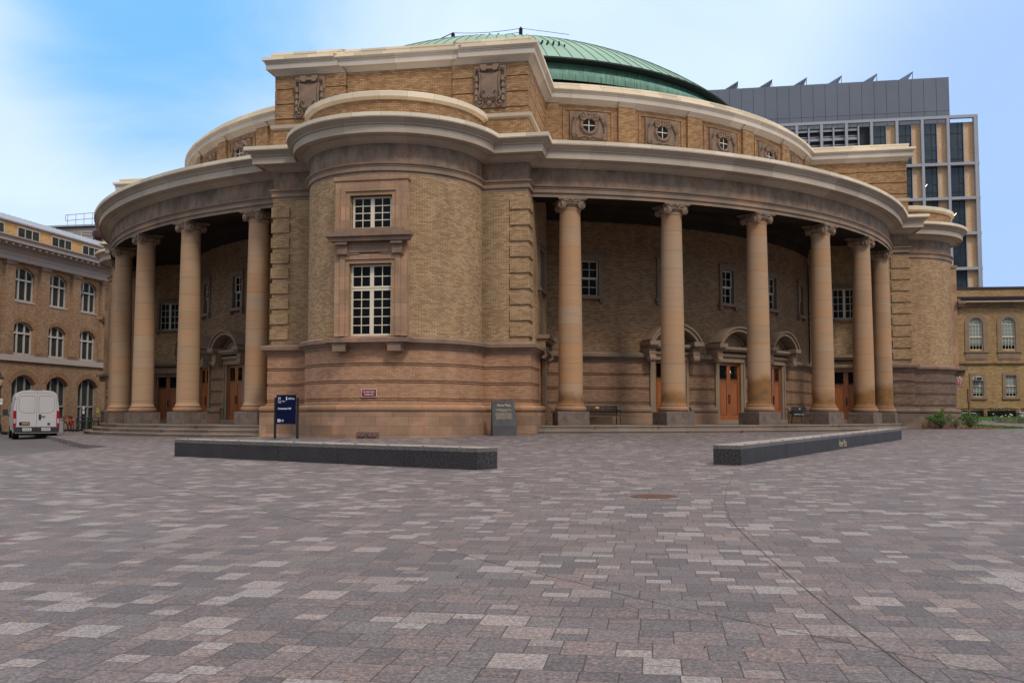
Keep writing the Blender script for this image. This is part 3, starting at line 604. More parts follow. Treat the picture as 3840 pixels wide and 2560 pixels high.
# porch windows
f_ = MB(); win_bars(f_, -.40, .40, 0, .82, 2, 2, .055, .025, .0, .05); win_bars(f_, -.40, .40, .80, 1.62, 2, 2, .055, .025, -.05, .0)
pw = f_.build('sash_window', MT['paint2'], hall); place_obj(pw, RI - .12, WA[0], 5.49)
g = MB(); g.box(-.38, .38, .052, .06, .02, 1.6); g.build('pane', MT['glass'], pw)
g = MB()
for x0, x1, z0, z1 in ((-.57, -.40, 0, 1.85), (.40, .57, 0, 1.85), (-.40, .40, 1.62, 1.85)): g.box(x0, x1, -.2, .08, z0, z1)
g.box(-.61, .61, -.23, .05, 1.85, 1.92); g.box(-.68, .68, -.3, .08, -.15, 0)
for q in (-.53, .53): g.box(q - .08, q + .08, -.26, .05, -.3, -.15)
g.build('stone_surround', MT['surround_p'], pw)
for q in (0, -1):
    for i, a in enumerate(WA):
        if q == 0 and i == 0: continue
        c_ = copy_tree(pw, hall); place_obj(c_, RI - .12, a + q * pi / 2, 5.49)
b = MB(); b.lathe([(RI - .6, -.4), (RI - .6, 9.5)], 80); b.build('inner_shell', MT['dark'], hall)
# arched doors
def door_leafs(parent_mb, x0, x1, z0, z1):
    b, e = parent_mb; xm = (x0 + x1) / 2
    for xa, xb in ((x0, xm - .006), (xm + .006, x1)):
        st = .12; b.box(xa, xb, 0, .05, z0, z0 + 1.98); b.box(xa, xb, 0, .05, z1 - .14, z1); b.box(xa, xa + st, 0, .05, z0 + 1.98, z1 - .14); b.box(xb - st, xb, 0, .05, z0 + 1.98, z1 - .14)
        # raised stiles / rails
        b.box(xa, xa + st, -.02, 0, z0, z1); b.box(xb - st, xb, -.02, 0, z0, z1)
        for za, zb in ((z0, z0 + .22), (z1 - .14, z1), (z0 + 1.82, z0 + 1.98)): b.box(xa + st, xb - st, -.02, 0, za, zb)
        b.box(xa + st + .05, xb - st - .05, -.012, 0, z0 + .3, z0 + 1.74)
        e.box(xa + st - .012, xb - st + .012, -.045, -.02, z0 + 1.92, z0 + 1.97)
        e.box(xa + st, xb - st, -.004, .001, z0 + .22, z0 + .24); e.box(xa + st, xb - st, -.004, .001, z0 + 1.8, z0 + 1.82)
        e.box(xa + st, xa + st + .02, -.004, .001, z0 + .24, z0 + 1.8); e.box(xb - st - .02, xb - st, -.004, .001, z0 + .24, z0 + 1.8)
def make_door(hood):
    b, e = MB(), MB(); door_leafs((b, e), -.76, .76, .0, 2.76)
    o = b.build('door', MT['wood'], hall); e.build('door_moulding', MT['wood_edge'], o)
    g = MB()
    for s in (-1, 1): g.box(s * .38 - .27, s * .38 + .27, .015, .022, 1.97, 2.63)
    g.build('door_pane', MT['door_glass'], o)
    h = MB(); h.box(-.02, .05, -.06, -.025, .78, 1.22); h.build('handle', MT['black'], o)
    s_ = MB(); s_.box(-1.0, -.76, -.14, .05, .0, 2.78); s_.box(.76, 1.0, -.14, .05, .0, 2.78); s_.box(-1.0, 1.0, -.20, .05, 2.78, 3.05)
    for q in (-1, 1): s_.box(q * 1.0 - .06, q * 1.0 + .06, -.18, .1, .55, 2.86); s_.box(q * 1.0 - .06, q * 1.0 + .06, -.22, .1, .0, .5)
    s_.box(-1.06, 1.06, -.30, .0, 3.05, 3.2); s_.box(-1.05, 1.05, -.28, .1, -.2, -.0)
    s_.build('door_surround', MT['doorstone'], o)
    c = MB()
    if hood:
        c.box(-1.42, 1.42, -.52, 0, 3.37, 3.5); c.box(-1.36, 1.36, -.44, 0, 3.28, 3.37)
        for q in (-1, 1):
            x = q * 1.2; c.box(x - .27, x + .27, -.86, .0, 3.42, 3.62); c.box(x - .21, x + .21, -.78, 0, 3.34, 3.42); c.box(x - .17, x + .17, -.62, 0, 2.95, 3.34)
            c.cyl((x - .16, -.50, 2.83), (x + .16, -.50, 2.83), .17, n=16); c.box(x - .15, x + .15, -.45, 0, 2.76, 2.96); c.cyl((x - .19, -.50, 2.83), (x + .19, -.50, 2.83), .07, n=10); c.box(x - .2, x + .2, -.64, 0, 3.06, 3.12)
        # segmental arched hood
        Rr = 1.52; cz = 3.62 + .78 - Rr; th = asin(1.32 / Rr); n = 18
        def arcp(r, t): return (r * sin(t), cz + r * cos(t))
        for (ri, ro, y0, y1) in ((Rr - .16, Rr, -.78, 0), (Rr, Rr + .07, -.86, 0)):
            for k in range(n):
                t0 = -th + 2 * th * k / n; t1 = -th + 2 * th * (k + 1) / n
                p = [arcp(ri, t0), arcp(ri, t1), arcp(ro, t1), arcp(ro, t0)]
                for (A, B_) in ((0, 1), (2, 3)):
                    P = [(p[A][0], y0, p[A][1]), (p[B_][0], y0, p[B_][1]), (p[B_][0], y1, p[B_][1]), (p[A][0], y1, p[A][1])]; c.add(P)
                c.add([(q[0], y0, q[1]) for q in p])
        tp = [arcp(Rr - .16, -th + 2 * th * k / n) for k in range(n + 1)]
        c.extr([(tp[-1][0], 3.5), ] + tp[::-1] + [(tp[0][0], 3.5)], -.12, 0)
        for k in range(n):
            t0 = -th + 2 * th * k / n; t1 = -th + 2 * th * (k + 1) / n; p = [arcp(Rr - .36, t0), arcp(Rr - .36, t1), arcp(Rr - .26, t1), arcp(Rr - .26, t0)]
            c.extr(p[::-1], -.2, -.1)
        c.build('arched_hood', MT['doorstone'], o, smooth=30)
    else:
        c.box(-1.3, 1.3, -.62, 0, 3.42, 3.58); c.box(-1.2, 1.2, -.5, 0, 3.3, 3.42)
        for q in (-1, 1): x = q * 1.08; c.box(x - .13, x + .13, -.42, 0, 2.7, 3.3); c.cyl((x - .13, -.34, 2.72), (x + .13, -.34, 2.72), .13, n=12)
        c.build('straight_hood', MT['doorstone'], o)
    return o
d0 = make_door(True); place_obj(d0, RI - .02, DA[0], -.16)
for q in (0, -1):
    for i, a in enumerate(DA):
        if q == 0 and i == 0: continue
        c_ = copy_tree(d0, hall); place_obj(c_, RI - .02, a + q * pi / 2, -.16)
d1 = make_door(False); n1 = 0
for q, s in ((0, 1), (1, -1), (0, -1), (-1, 1)):
    o = d1 if n1 == 0 else copy_tree(d1, hall); n1 += 1
    x, y = s * (W - .06), -20.5; c_, s_ = cos(q * pi / 2), sin(q * pi / 2)
    o.location = (x * c_ - y * s_, x * s_ + y * c_, -.16); o.rotation_euler = (0, 0, q * pi / 2 + s * pi / 2)
# side-wall base courses belong to the pavilion sweep; lamps glimpsed through the door glass
ml, tl, bl = mat('warm_lamp_bowl'); bl.inputs[0].default_value = (0.5, 0.3, 0.1, 1); bl.inputs['Emission Color'].default_value = (1, .55, .22, 1); bl.inputs['Emission Strength'].default_value = 0.35
me_, te_, be_ = mat('lit_bulb'); be_.inputs['Emission Color'].default_value = (1, .8, .5, 1); be_.inputs['Emission Strength'].default_value = 8
for a in (DA[1] + .5 * .0, DA[2], DA[0] - pi / 2, DA[2] - pi / 2):
    b = MB(); b.lathe([(.0, 2.06), (.1, 2.07), (.15, 2.12), (.16, 2.15), (.0, 2.15)], 14)
    for x in (-.1, .0, .1): b.sphere((x, -.02, 2.20), .022, 6, 4, m=1)
    o = b.build('pendant_lamp', [ml, me_], hall); x, y = polar(RI - .30, a); o.location = (x + .33 * cos(a), y + .33 * sin(a), 0); o.rotation_euler = (0, 0, a)
# ---- steps and porch floor
for q in (0, -1):
    b = MB(); b2 = MB(); o_ = q * pi / 2
    def rg(mb, r0, r1, z0, z1):
        a = asin((W - .02) / r1); mb.lathe([(r1 - .035, z0), (r1 - .035, z1 - .055), (r1, z1 - .05), (r1, z1 - .008), (r1 - .01, z1), (r0, z1 + .001)], 60, a0=a + o_, a1=pi / 2 - a + o_)
    rg(b, 23.6, 24.0, -.6, -.37); rg(b, 23.9, 24.42, -.95, -.56); rg(b2, 18.6, 23.62, -.45, -.364)
    if q == -1: rg(b, 24.3, 24.84, -1.2, -.745)
    b.build('entrance_steps', MT['step'], hall, smooth=35); b2.build('porch_floor', MT['floor'], hall)
# ---- columns
def make_column():
    b = MB(); prof = [(.56, .50), (.52, .56), (.505, .64)]
    for k in range(12): t = k / 11; prof.append((.505 - .075 * (t ** 1.6), .7 + 7.7 * t))
    prof += [(.44, 8.46), (.455, 8.50), (.47, 8.52), (.47, 8.56), (.43, 8.58)]
    b.lathe(prof, 40); sh = b.build('column', MT['shaft'], hall, smooth=40)
    b = MB(); b.lathe([(.5, .20), (.60, .205), (.64, .25), (.655, .31), (.64, .37), (.60, .415), (.56, .42), (.56, .45), (.575, .455), (.575, .485), (.56, .50), (.5, .505)], 40); b.build('column_base', MT['torus'], sh, smooth=50)
    b = MB(); b.bbox(-.65, .65, -.65, .65, -.40, .20, .02); b.build('plinth_block', MT['plinthblk'], sh)
    b = MB(); ab = []
    for q in range(4):                        # concave sided abacus with clipped corners
        for k in range(7):
            t = -1 + 2 * k / 6; x = t * .60; y = -(.50 + .12 * t * t) ; c_, s_ = cos(q * pi / 2), sin(q * pi / 2); ab.append((x * c_ - y * s_, x * s_ + y * c_))
    for z0, z1, f_ in ((8.86, 8.90, .94), (8.90, 8.955, 1.0)):
        L_ = [(x * f_, y * f_, z0) for x, y in ab]; U_ = [(x * f_, y * f_, z1) for x, y in ab]; n = len(ab)
        for k in range(n): b.add([L_[k], L_[(k + 1) % n], U_[(k + 1) % n], U_[k]])
        b.add(U_); b.add(L_[::-1])
    b.lathe([(.42, 8.56), (.44, 8.62), (.50, 8.68), (.54, 8.74), (.5, 8.80), (.46, 8.87)], 24)
    for q in range(4):
        M = Matrix.Rotation(q * pi / 2, 4, 'Z')
        for s in (-1, 1):
            R_ = M @ Matrix.Translation((s * .40, -.455, 8.685)) @ Matrix.Rotation(s * radians(24), 4, 'Z'); b.M = R_
            b.cyl((0, -.03, 0), (0, .17, 0), .175, .15, 18); 
            b.M = R_ @ Matrix.Translation((0, 0, 0)); spiral(b, 0, 0, -.035, .165, 1.9, .026, -s, pi / 2, 30); b.sphere((0, -.04, 0), .05, 8, 5)
            b.M = M; b.tube([(s * .36, -.52, 8.85), (s * .22, -.52, 8.84), (s * .08, -.5, 8.80)], .03, 5)
        for k in range(5): x = -.2 + .1 * k; b.M = M; b.sphere((x, -.50 + .3 * x * x, 8.73), .045, 8, 5, sc=(.9, 1, 1.4))
        b.sphere((0, -.54, 8.88), .07, 8, 5, sc=(1, .8, 1)); b.tube([(-.07, -.54, 8.78), (0, -.56, 8.84), (.07, -.54, 8.78)], .022, 5)
    b.M = None; b.build('capital', MT['capital'], sh, smooth=40)
    return sh
c0 = make_column(); n1 = 0; CA = [.3003 + .19404 * k for k in range(6)]
for q in (0, -1):
    for i, a in enumerate(CA):
        o = c0 if n1 == 0 else copy_tree(c0, hall); n1 += 1; place_obj(o, 23.2, a + q * pi / 2)
        if q == -1: o.material_slots[0].link = 'OBJECT'; o.material_slots[0].material = MT['shaft_clean']
# ---- upper drum
RD = 19.42
b = MB(); OW = {}
holes = []
for q in (0, -1):
    for k in range(5):
        a = (.384 + .1915 * k) if q == 0 else -(.384 + .1915 * k)
        OW[(q, k)] = a
b.lathe([(RD, 11.1), (RD, 14.36)], 160)
for q in (0, -1):
    sg = 1 if q == 0 else -1
    for k in range(6):
        a = sg * (.384 + .1915 * (k - .5)); hw2 = .43 / RD
        g = gpath(RD, a - hw2, a + hw2, 3); b.sweep(g, [(.13, 11.2), (.13, 14.33)], cap=True, back=0)
    for k in range(5):            # raised brick frame lines around each window bay
        a = OW[(q, k)]
        for (x0, x1, z0, z1) in ((-1.22, -1.10, 11.3, 14.10), (1.10, 1.22, 11.3, 14.10), (-1.10, 1.10, 14.04, 14.10)):
            g = gpath(RD, a + x0 / RD, a + x1 / RD, 4); b.sweep(g, [(.045, z0), (.045, z1)], cap=True, back=0)
            b.sweep(g, [(.045, z1), (0, z1)]); b.sweep(g, [(0, z0), (.045, z0)])
b.build('drum_wall', MT['brick_attic'], hall, smooth=35)
dp = lambda p: [((RD + p) * sin(2 * pi * k / 160), -(RD + p) * cos(2 * pi * k / 160)) for k in range(160)]
b = MB(); b.sweep(dp, att_prof, closed=True)
for q in (0, -1):
    sg = 1 if q == 0 else -1
    for k in range(6):
        a = sg * (.384 + .1915 * (k - .5)); hw2 = .43 / RD; b.sweep(gpath(RD, a - hw2, a + hw2, 3), [(.13, 14.32), (.16, 14.34), (.17, 14.39), (.22, 14.43), (.28, 14.50), (.29, 14.525)], cap=True, back=0)
b.build('drum_cornice', MT['corn2'], hall, smooth=30)
b = MB(); b.sweep(dp, [(.43, 14.87), (.43, 14.99), (.12, 15.02), (.12, 15.16), (.14, 15.17), (.14, 15.25), (-.3, 15.27)], closed=True); b.build('drum_coping', MT['lead'], hall, smooth=30)
b = MB(); b.lathe([(19.2, 15.2), (15.2, 15.9)], 96); b.build('drum_roof', MT['gutter'], hall)
# oculus windows with scrolled stone plates
def oculus():
    b = MB(); b.extr([(-.9, .0), (.9, .0), (.9, 1.3), (-.9, 1.3)], -.10, 0)
    ring = [(.36 * cos(t), -.13, .66 + .36 * sin(t)) for t in [2 * pi * k / 28 for k in range(28)]]; b.tube(ring, .07, 6, closed=True)
    ring = [(.47 * cos(t), -.11, .66 + .45 * sin(t)) for t in [2 * pi * k / 28 for k in range(28)]]; b.tube(ring, .03, 5, closed=True)
    for s in (-1, 1):
        pts = [(s * .70, -.12, .12), (s * .78, -.13, .3), (s * .76, -.14, .62), (s * .66, -.15, .95), (s * .5, -.16, 1.14), (s * .34, -.16, 1.2)]
        b.tube(pts, .08, 6); b.tube([(x + s * .11, y + .02, z) for x, y, z in pts[:5]], .03, 5)
        spiral(b, s * .30, 1.04, -.18, .18, 1.5, .06, s, pi / 2); b.sphere((s * .3, -.17, 1.04), .05, 8, 5)
        spiral(b, s * .72, .16, -.16, .13, 1.2, .055, -s, 0); b.sphere((s * .72, -.15, .16), .06, 8, 5)
        b.tube([(s * .62, -.13, .1), (s * .4, -.14, .1), (s * .2, -.14, .16), (0, -.14, .1)], .04, 6)
    for z in (1.2, 1.08, .97): b.sphere((0, -.17, z), .055, 8, 5)
    b.sphere((0, -.14, .1), .07, 8, 5)
    o = b.build('oculus_window', MT['carved'], hall, smooth=40)
    g = MB(); g.cyl((0, -.106, .66), (0, -.102, .66), .335, n=28); g.build('pane', MT['glass'], o)
    g = MB(); g.box(-.016, .016, -.125, -.107, .33, .99); g.box(-.33, .33, -.124, -.107, .644, .676); g.build('glazing_bars', MT['paint'], o)
    return o
oc = oculus(); first = True
for key, a in OW.items():
    o = oc if first else copy_tree(oc, hall); first = False; place_obj(o, RD - .02, a, 12.68)
# ---- dome
RE, ZE, HD = 15.1, 18.2, 5.25; RS = (RE * RE + HD * HD) / 2 / HD; ZC = ZE + HD - RS
b = MB(); NR = 140
ang = asin(RE / RS)
prof = [(RS * sin(ang * (1 - k / 16)), ZC + RS * cos(ang * (1 - k / 16))) for k in range(17)]; prof[-1] = (0, prof[-1][1]); b.lathe(prof, NR)
b.build('dome', MT['copper'], hall, smooth=60)
b = MB()
for k in range(NR):
    a = 2 * pi * (k + .35) / NR
    pts = []
    for j in range(14):
        t = ang * (1 - j / 14 * .86); rr = RS + .01; pts.append((rr * sin(t) * sin(a), -rr * sin(t) * cos(a), ZC + rr * cos(t)))
    b.tube(pts, .017, 4)
b.build('standing_seams', MT['copper_seam'], hall)
b = MB(); b.lathe([(14.6, 18.06), (14.75, 18.02), (15.0, 18.05), (15.14, 18.12), (15.14, 18.2), (15.0, 18.22)], 140); b.build('dome_gutter', MT['gutter'], hall, smooth=30)
b = MB(); b.lathe([(15.5, 16.88), (15.5, 17.2), (15.44, 17.26), (15.40, 17.36), (15.25, 17.42), (15.2, 17.5), (15.02, 17.52), (14.85, 17.6), (14.7, 17.75), (14.62, 17.9), (14.6, 18.08)], 140)
for k in range(NR):
    a = 2 * pi * (k + .35) / NR
    b.tube([(r * sin(a), -r * cos(a), z) for r, z in ((15.03, 17.54), (14.86, 17.61), (14.71, 17.76), (14.63, 17.9), (14.61, 18.04))], .022, 4)
    b.tube([(r * sin(a), -r * cos(a), z) for r, z in ((15.51, 16.9), (15.51, 17.19))], .02, 4)
b.build('copper_cove', MT['copper_cove'], hall, smooth=50)
b = MB(); b.lathe([(15.3, 15.6), (15.3, 16.9)], 140); b.lathe([(15.3, 16.88), (15.5, 16.88)], 140); b.build('drum_skirt', MT['gutter'], hall)
b = MB(); b.lathe([(2.55, 22.6), (2.55, 24.2), (2.65, 24.22), (2.65, 24.34), (1.2, 24.6), (0, 24.65)], 28, (-.4, 0)); 
for k in range(28): a = 2 * pi * k / 28; b.box(2.6 * sin(a) - .44, 2.6 * sin(a) - .36, -2.6 * cos(a) - .04, -2.6 * cos(a) + .04, 24.32, 24.42)
b.build('roof_lantern', plain('rusty_brown_metal', (0.055, 0.03, 0.025), 0.8), hall)
b = MB(); 
P1_, P2_ = (-2.6, -3.38), (1.64, -2.65)
for (x, y), z0, z1 in ((P1_, 22.2, 24.15), (P2_, 22.0, 24.5)):
    b.box(x - .1, x + .1, y - .1, y + .1, z0, z1); b.lathe([(.13, z1), (.1, z1 + .1), (.02, z1 + .2)], 8, (x, y))
A_, B_ = Vector((P1_[0], P1_[1], 24.3)), Vector((P2_[0], P2_[1], 24.6))
for dz in (.0, -.25): b.tube([A_.lerp(B_, t) + Vector((0, 0, dz - .5 * t * (1 - t))) for t in [k / 12 for k in range(13)]], .018, 4)
b.tube([B_, Vector((5.2, -7.0, 22.2))], .014, 4); b.tube([A_, Vector((-4.4, -4.3, 23.1))], .03, 4)
b.build('roof_posts_and_wires', MT['rubber'], hall)
b = MB()
for row, tt, n0, n1_ in ((0, .865, 1, 9), (1, .845, 1, 8), (2, .82, 2, 8)):
    for k in range(n0, n1_):
        a = .235 + .024 * k + .008 * row; t = ang * tt; p = (RS * sin(t) * sin(a), -RS * sin(t) * cos(a), ZC + RS * cos(t)); b.box(p[0] - .04, p[0] + .04, p[1] - .04, p[1] + .04, p[2] - .02, p[2] + .10)
b.build('snow_guards', MT['rubber'], hall)
# ================================================================ ground, road, kerb
def xb(y): return ip(y, [-20, 24.9, 31.3, 44.2, 66, 90, 700], [-13.1, -13.1, -13.05, -20.9, -34.4, -34.4, -120])
def kerb_h(y): return .13 * sst((y - 28.5) / 3.0)
ys = [-12 + .75 * k for k in range(28)] + [9 + .6 * k for k in range(60)] + [45 + .8 * k for k in range(50)] + [90, 110, 150, 250, 400, 700]
dx = [0, .4, .8, 1.2] + [1.2 + .7 * k for k in range(1, 100)] + [75, 85, 100, 140, 220, 400, 700]
def sheet(name, m, xs_of, zf):
    b = MB(); rows = [[(x, y, zf(x, y)) for x in xs_of(y)] for y in ys]
    vs = [p for r in rows for p in r]; n = len(rows[0]); me = bpy.data.meshes.new(name)
    me.from_pydata(vs, [], [(j * n + i, j * n + i + 1, (j + 1) * n + i + 1, (j + 1) * n + i) for j in range(len(rows) - 1) for i in range(n - 1)])
    me.materials.append(m); me.polygons.foreach_set('use_smooth', [True] * len(me.polygons)); o = bpy.data.objects.new(name, me); col.objects.link(o); return tag(o, kind='structure')
sheet('paved_ground', MT['pavers'], lambda y: [xb(y) + d for d in dx], G)
sheet('road', MT['asphalt'], lambda y: [xb(y) - d for d in dx][::-1], lambda x, y: G(x, y) - kerb_h(y))
b = MB(); yy = [29.2 + .5 * k for k in range(100)]
for a, c in zip(yy, yy[1:]):
    for (p0, p1, h0, h1) in ((-.0, -.0, -1, 0), (0, .16, 0, 0)):
        P = []
        for y, p, h in ((a, p0, h0), (c, p0, h0), (c, p1, h1), (a, p1, h1)):
            x = xb(y); P.append((x + p, y, G(x, y) - (kerb_h(y) + .01 if h < 0 else -.006)))
        b.add(P[::-1])
kb = b.build('kerb', MT['curb']); tag(kb, kind='structure')
def ribbon(name, pts, w, m, dz=.004, kind='structure'):
    b = MB(); P = [Vector(p) for p in pts]; Q = []
    for i in range(len(P) - 1):                              # Catmull-Rom through the points
        p0, p1, p2, p3 = P[max(0, i - 1)], P[i], P[i + 1], P[min(len(P) - 1, i + 2)]
        for k in range(8):
            t = k / 8; Q.append(.5 * ((2 * p1) + (p2 - p0) * t + (2 * p0 - 5 * p1 + 4 * p2 - p3) * t * t + (3 * p1 - p0 - 3 * p2 + p3) * t ** 3))
    Q.append(P[-1]); L = []
    for i, q in enumerate(Q):
        d = (Q[min(i + 1, len(Q) - 1)] - Q[max(i - 1, 0)]).normalized(); n = Vector((-d.y, d.x)); ww = w * (1 + .35 * sin(i * 1.7) * sin(i * .61))
        L.append([(q.x + n.x * s * ww, q.y + n.y * s * ww, G(q.x, q.y) + dz) for s in (-.5, .5)])
    for A, B_ in zip(L, L[1:]): b.add([A[0], B_[0], B_[1], A[1]][::-1])
    return tag(b.build(name, m), kind=kind)
MT['joint'] = plain('sandy_joint', (0.115, 0.09, 0.075), 0.95, var=0.5, scale=3)
ribbon('paving_joint', [(4.25, 18.31), (3.22, 14.41), (2.76, 12.5), (2.39, 10.8), (2.15, 9.32), (1.96, 7.67), (1.83, 6.35), (1.75, 5.42), (1.69, 4.59), (1.65, 3.88), (1.6, 2.9)], .008, MT['joint'])
ribbon('paving_joint', [(-10.06, 20.7), (-7.37, 17.63), (-3.92, 12.5), (-2.08, 9.7), (-1.25, 8.55), (-.69, 7.87), (-.08, 6.89), (.4, 6.18), (.8, 5.54), (1.39, 4.77), (1.69, 4.38), (2.02, 3.92), (2.6, 3.1)], .007, MT['joint'])
ribbon('paving_joint', [(.67, 9.62), (1.18, 8.64), (1.61, 8.06), (2.21, 7.32), (2.72, 6.57), (3.13, 5.95)], .006, MT['joint'])
ribbon('paving_joint', [(-2.92, 5.54), (-2.14, 5.46), (-1.15, 5.41), (-.18, 5.2), (.4, 5.09), (.95, 5.03)], .005, MT['joint'])
# sidewalk strip along the left building
b = MB(); DL = .19; lu = (sin(DL), cos(DL)); ln = (cos(DL), -sin(DL))
def LW(u, o): return (-35.2 + lu[0] * u + ln[0] * o, 66 + lu[1] * u + ln[1] * o)
for k in range(20):
    u0, u1 = -40 + 2.2 * k, -40 + 2.2 * (k + 1); P = [LW(u0, 0), LW(u0, 2.2), LW(u1, 2.2), LW(u1, 0)]
    b.add([(x, y, G(x, y) + .02) for x, y in P]); b.add([(P[1][0], P[1][1], G(*P[1]) - .2), (P[2][0], P[2][1], G(*P[2]) - .2), (P[2][0], P[2][1], G(*P[2]) + .02), (P[1][0], P[1][1], G(*P[1]) + .02)])
tag(b.build('pavement', MT['concrete']), kind='structure')
# mulch, lawn, flower bed ground
def patch(name, pts, m, dz, kind='structure'):
    b = MB(); cx = sum(p[0] for p in pts) / len(pts); cy = sum(p[1] for p in pts) / len(pts); n = len(pts)
    for k in range(n):
        for i in range(4):
            def q(p, t): x = cx + (p[0] - cx) * t; y = cy + (p[1] - cy) * t; return (x, y, G(x, y) + dz * (1 - .9 * (t > .99)))
            b.add([q(pts[k], i / 4), q(pts[k], (i + 1) / 4), q(pts[(k + 1) % n], (i + 1) / 4), q(pts[(k + 1) % n], i / 4)] if i else [(cx, cy, G(cx, cy) + dz), q(pts[k], .25), q(pts[(k + 1) % n], .25)])
    return tag(b.build(name, m), kind=kind)
MT['mulch'] = plain('bark_mulch', (0.15, 0.055, 0.028), 0.95, var=0.5, scale=12, bmp=0.5)
MT['lawn'] = plain('lawn_green', (0.05, 0.12, 0.018), 0.95, var=0.3, scale=4)
MT['soil'] = plain('bed_soil', (0.10, 0.06, 0.035), 0.95, var=0.4, scale=6)
MULCH = [(21.5, 54.2), (22.9, 53.85), (25, 53.8), (27.2, 54.1), (28.0, 54.7), (27.6, 57), (27, 61), (24, 61)]
LAWN1 = [(28.0, 54.7), (30.4, 56.4), (29.3, 58.4), (28.1, 63), (27.0, 63), (27.6, 57)]
LAWN2 = [(27, 66.2), (33.4, 65.2), (38, 66), (46, 66), (46, 71.2), (27, 72.9)]
BED = [(31.6, 62.6), (33, 60.8), (36.5, 59.6), (48, 58.5), (48, 66), (38, 66), (32.6, 65.3)]
patch('mulch_bed', MULCH, MT['mulch'], .05); patch('lawn', LAWN1, MT['lawn'], .03); patch('lawn', LAWN2, MT['lawn'], .03); patch('flower_bed_soil', BED, MT['soil'], .04)
def inpoly(x, y, P):
    c = False; j = len(P) - 1
    for i in range(len(P)):
        if (P[i][1] > y) != (P[j][1] > y) and x < (P[j][0] - P[i][0]) * (y - P[i][1]) / (P[j][1] - P[i][1]) + P[i][0]: c = not c
        j = i
    return c
MT['grass'] = plain('grass_blades', (0.06, 0.15, 0.02), 0.8, var=0.35, scale=5)
b = MB(); rnd = random.Random(3)
for P, n in ((LAWN1, 2600), (LAWN2, 3000)):
    xs_, ys_ = [p[0] for p in P], [p[1] for p in P]; k = 0
    while k < n:
        x, y = rnd.uniform(min(xs_), max(xs_)), rnd.uniform(min(ys_), max(ys_))
        if not inpoly(x, y, P): continue
        k += 1; z = G(x, y) + .02; a = rnd.uniform(0, pi); h = rnd.uniform(.05, .11); l = rnd.uniform(-.04, .04); b.add([(x, y, z), (x + .03 * cos(a), y + .03 * sin(a), z), (x + l, y + l, z + h)])
tag(b.build('grass', MT['grass'], merge=False), kind='stuff', label='short green grass beside the path', cat='grass')
MT['chip'] = plain('bark_chip', (0.36, 0.13, 0.06), 0.9, var=0.5, scale=20)
b = MB(); k = 0
while k < 2200:
    x, y = rnd.uniform(21.5, 28), rnd.uniform(53.8, 61)
    if rnd.random() < .5: y = rnd.uniform(53.8, 55)
    if not inpoly(x, y, MULCH): continue
    k += 1; z = G(x, y) + .05 + rnd.uniform(0, .04); a = rnd.uniform(0, pi); s = rnd.uniform(.03, .08); c_, s_ = cos(a) * s, sin(a) * s; t = rnd.uniform(-.03, .03); b.add([(x - c_, y - s_, z - t), (x + s_ * .3, y - c_ * .3, z), (x + c_, y + s_, z + t), (x - s_ * .3, y + c_ * .3, z)])
tag(b.build('bark_chips', MT['chip'], merge=False), kind='stuff', label='reddish bark chips spread under the shrubs', cat='mulch')
# manhole, drain marks
b = MB(); mx_, my_ = 1.85, 12.6; z = G(mx_, my_)
b.lathe([(.31, -.02), (.31, .008), (.285, .010), (.28, .004), (0, .004)], 40)
for k in range(-5, 6):
    for j in range(-5, 6):
        if hypot(k, j) < 5.2: b.box(k * .05 - .016, k * .05 + .016, j * .05 - .016, j * .05 + .016, .003, .010)
o = b.build('manhole_cover', plain('rusty_cast_iron', (0.15, 0.075, 0.05), 0.8, 0.1, var=0.4, scale=12), loc=(mx_, my_, z)); tag(o, 'round rusty iron manhole cover set in the grey paving', 'manhole cover')

# ================================================================ left university building
MT['brick_left'] = brick('brown_brick', (0.31, 0.19, 0.108), (0.385, 0.245, 0.145), (0.46, 0.305, 0.19), (0.2, 0.14, 0.1), stain=0.25, stc=(0.17, 0.10, 0.06), sc=0.25)
MT['brick_orange'] = brick('orange_brick', (0.62, 0.34, 0.125), (0.70, 0.40, 0.16), (0.76, 0.47, 0.21), (0.52, 0.33, 0.16), stain=0.05)
MT['trim'] = stone('painted_trim', (0.46, 0.41, 0.385), 0.08, 0.5)
MT['metalroof'] = plain('pale_metal_roof', (0.40, 0.44, 0.50), 0.45, 0.3, var=0.08, scale=0.6)
lb = thing('brick_faculty_building', 'brown brick building with arched windows and white bracketed cornice beyond the white van', 'building', (-35.2, 66, 0), pi / 2 - DL)
def arch_z(x, c, w, sp, rise):
    R = (w * w / 4 + rise * rise) / (2 * rise); d = max(-1, min(1, (x - c) / R)); return sp + rise - R + R * sqrt(max(0, 1 - d * d))
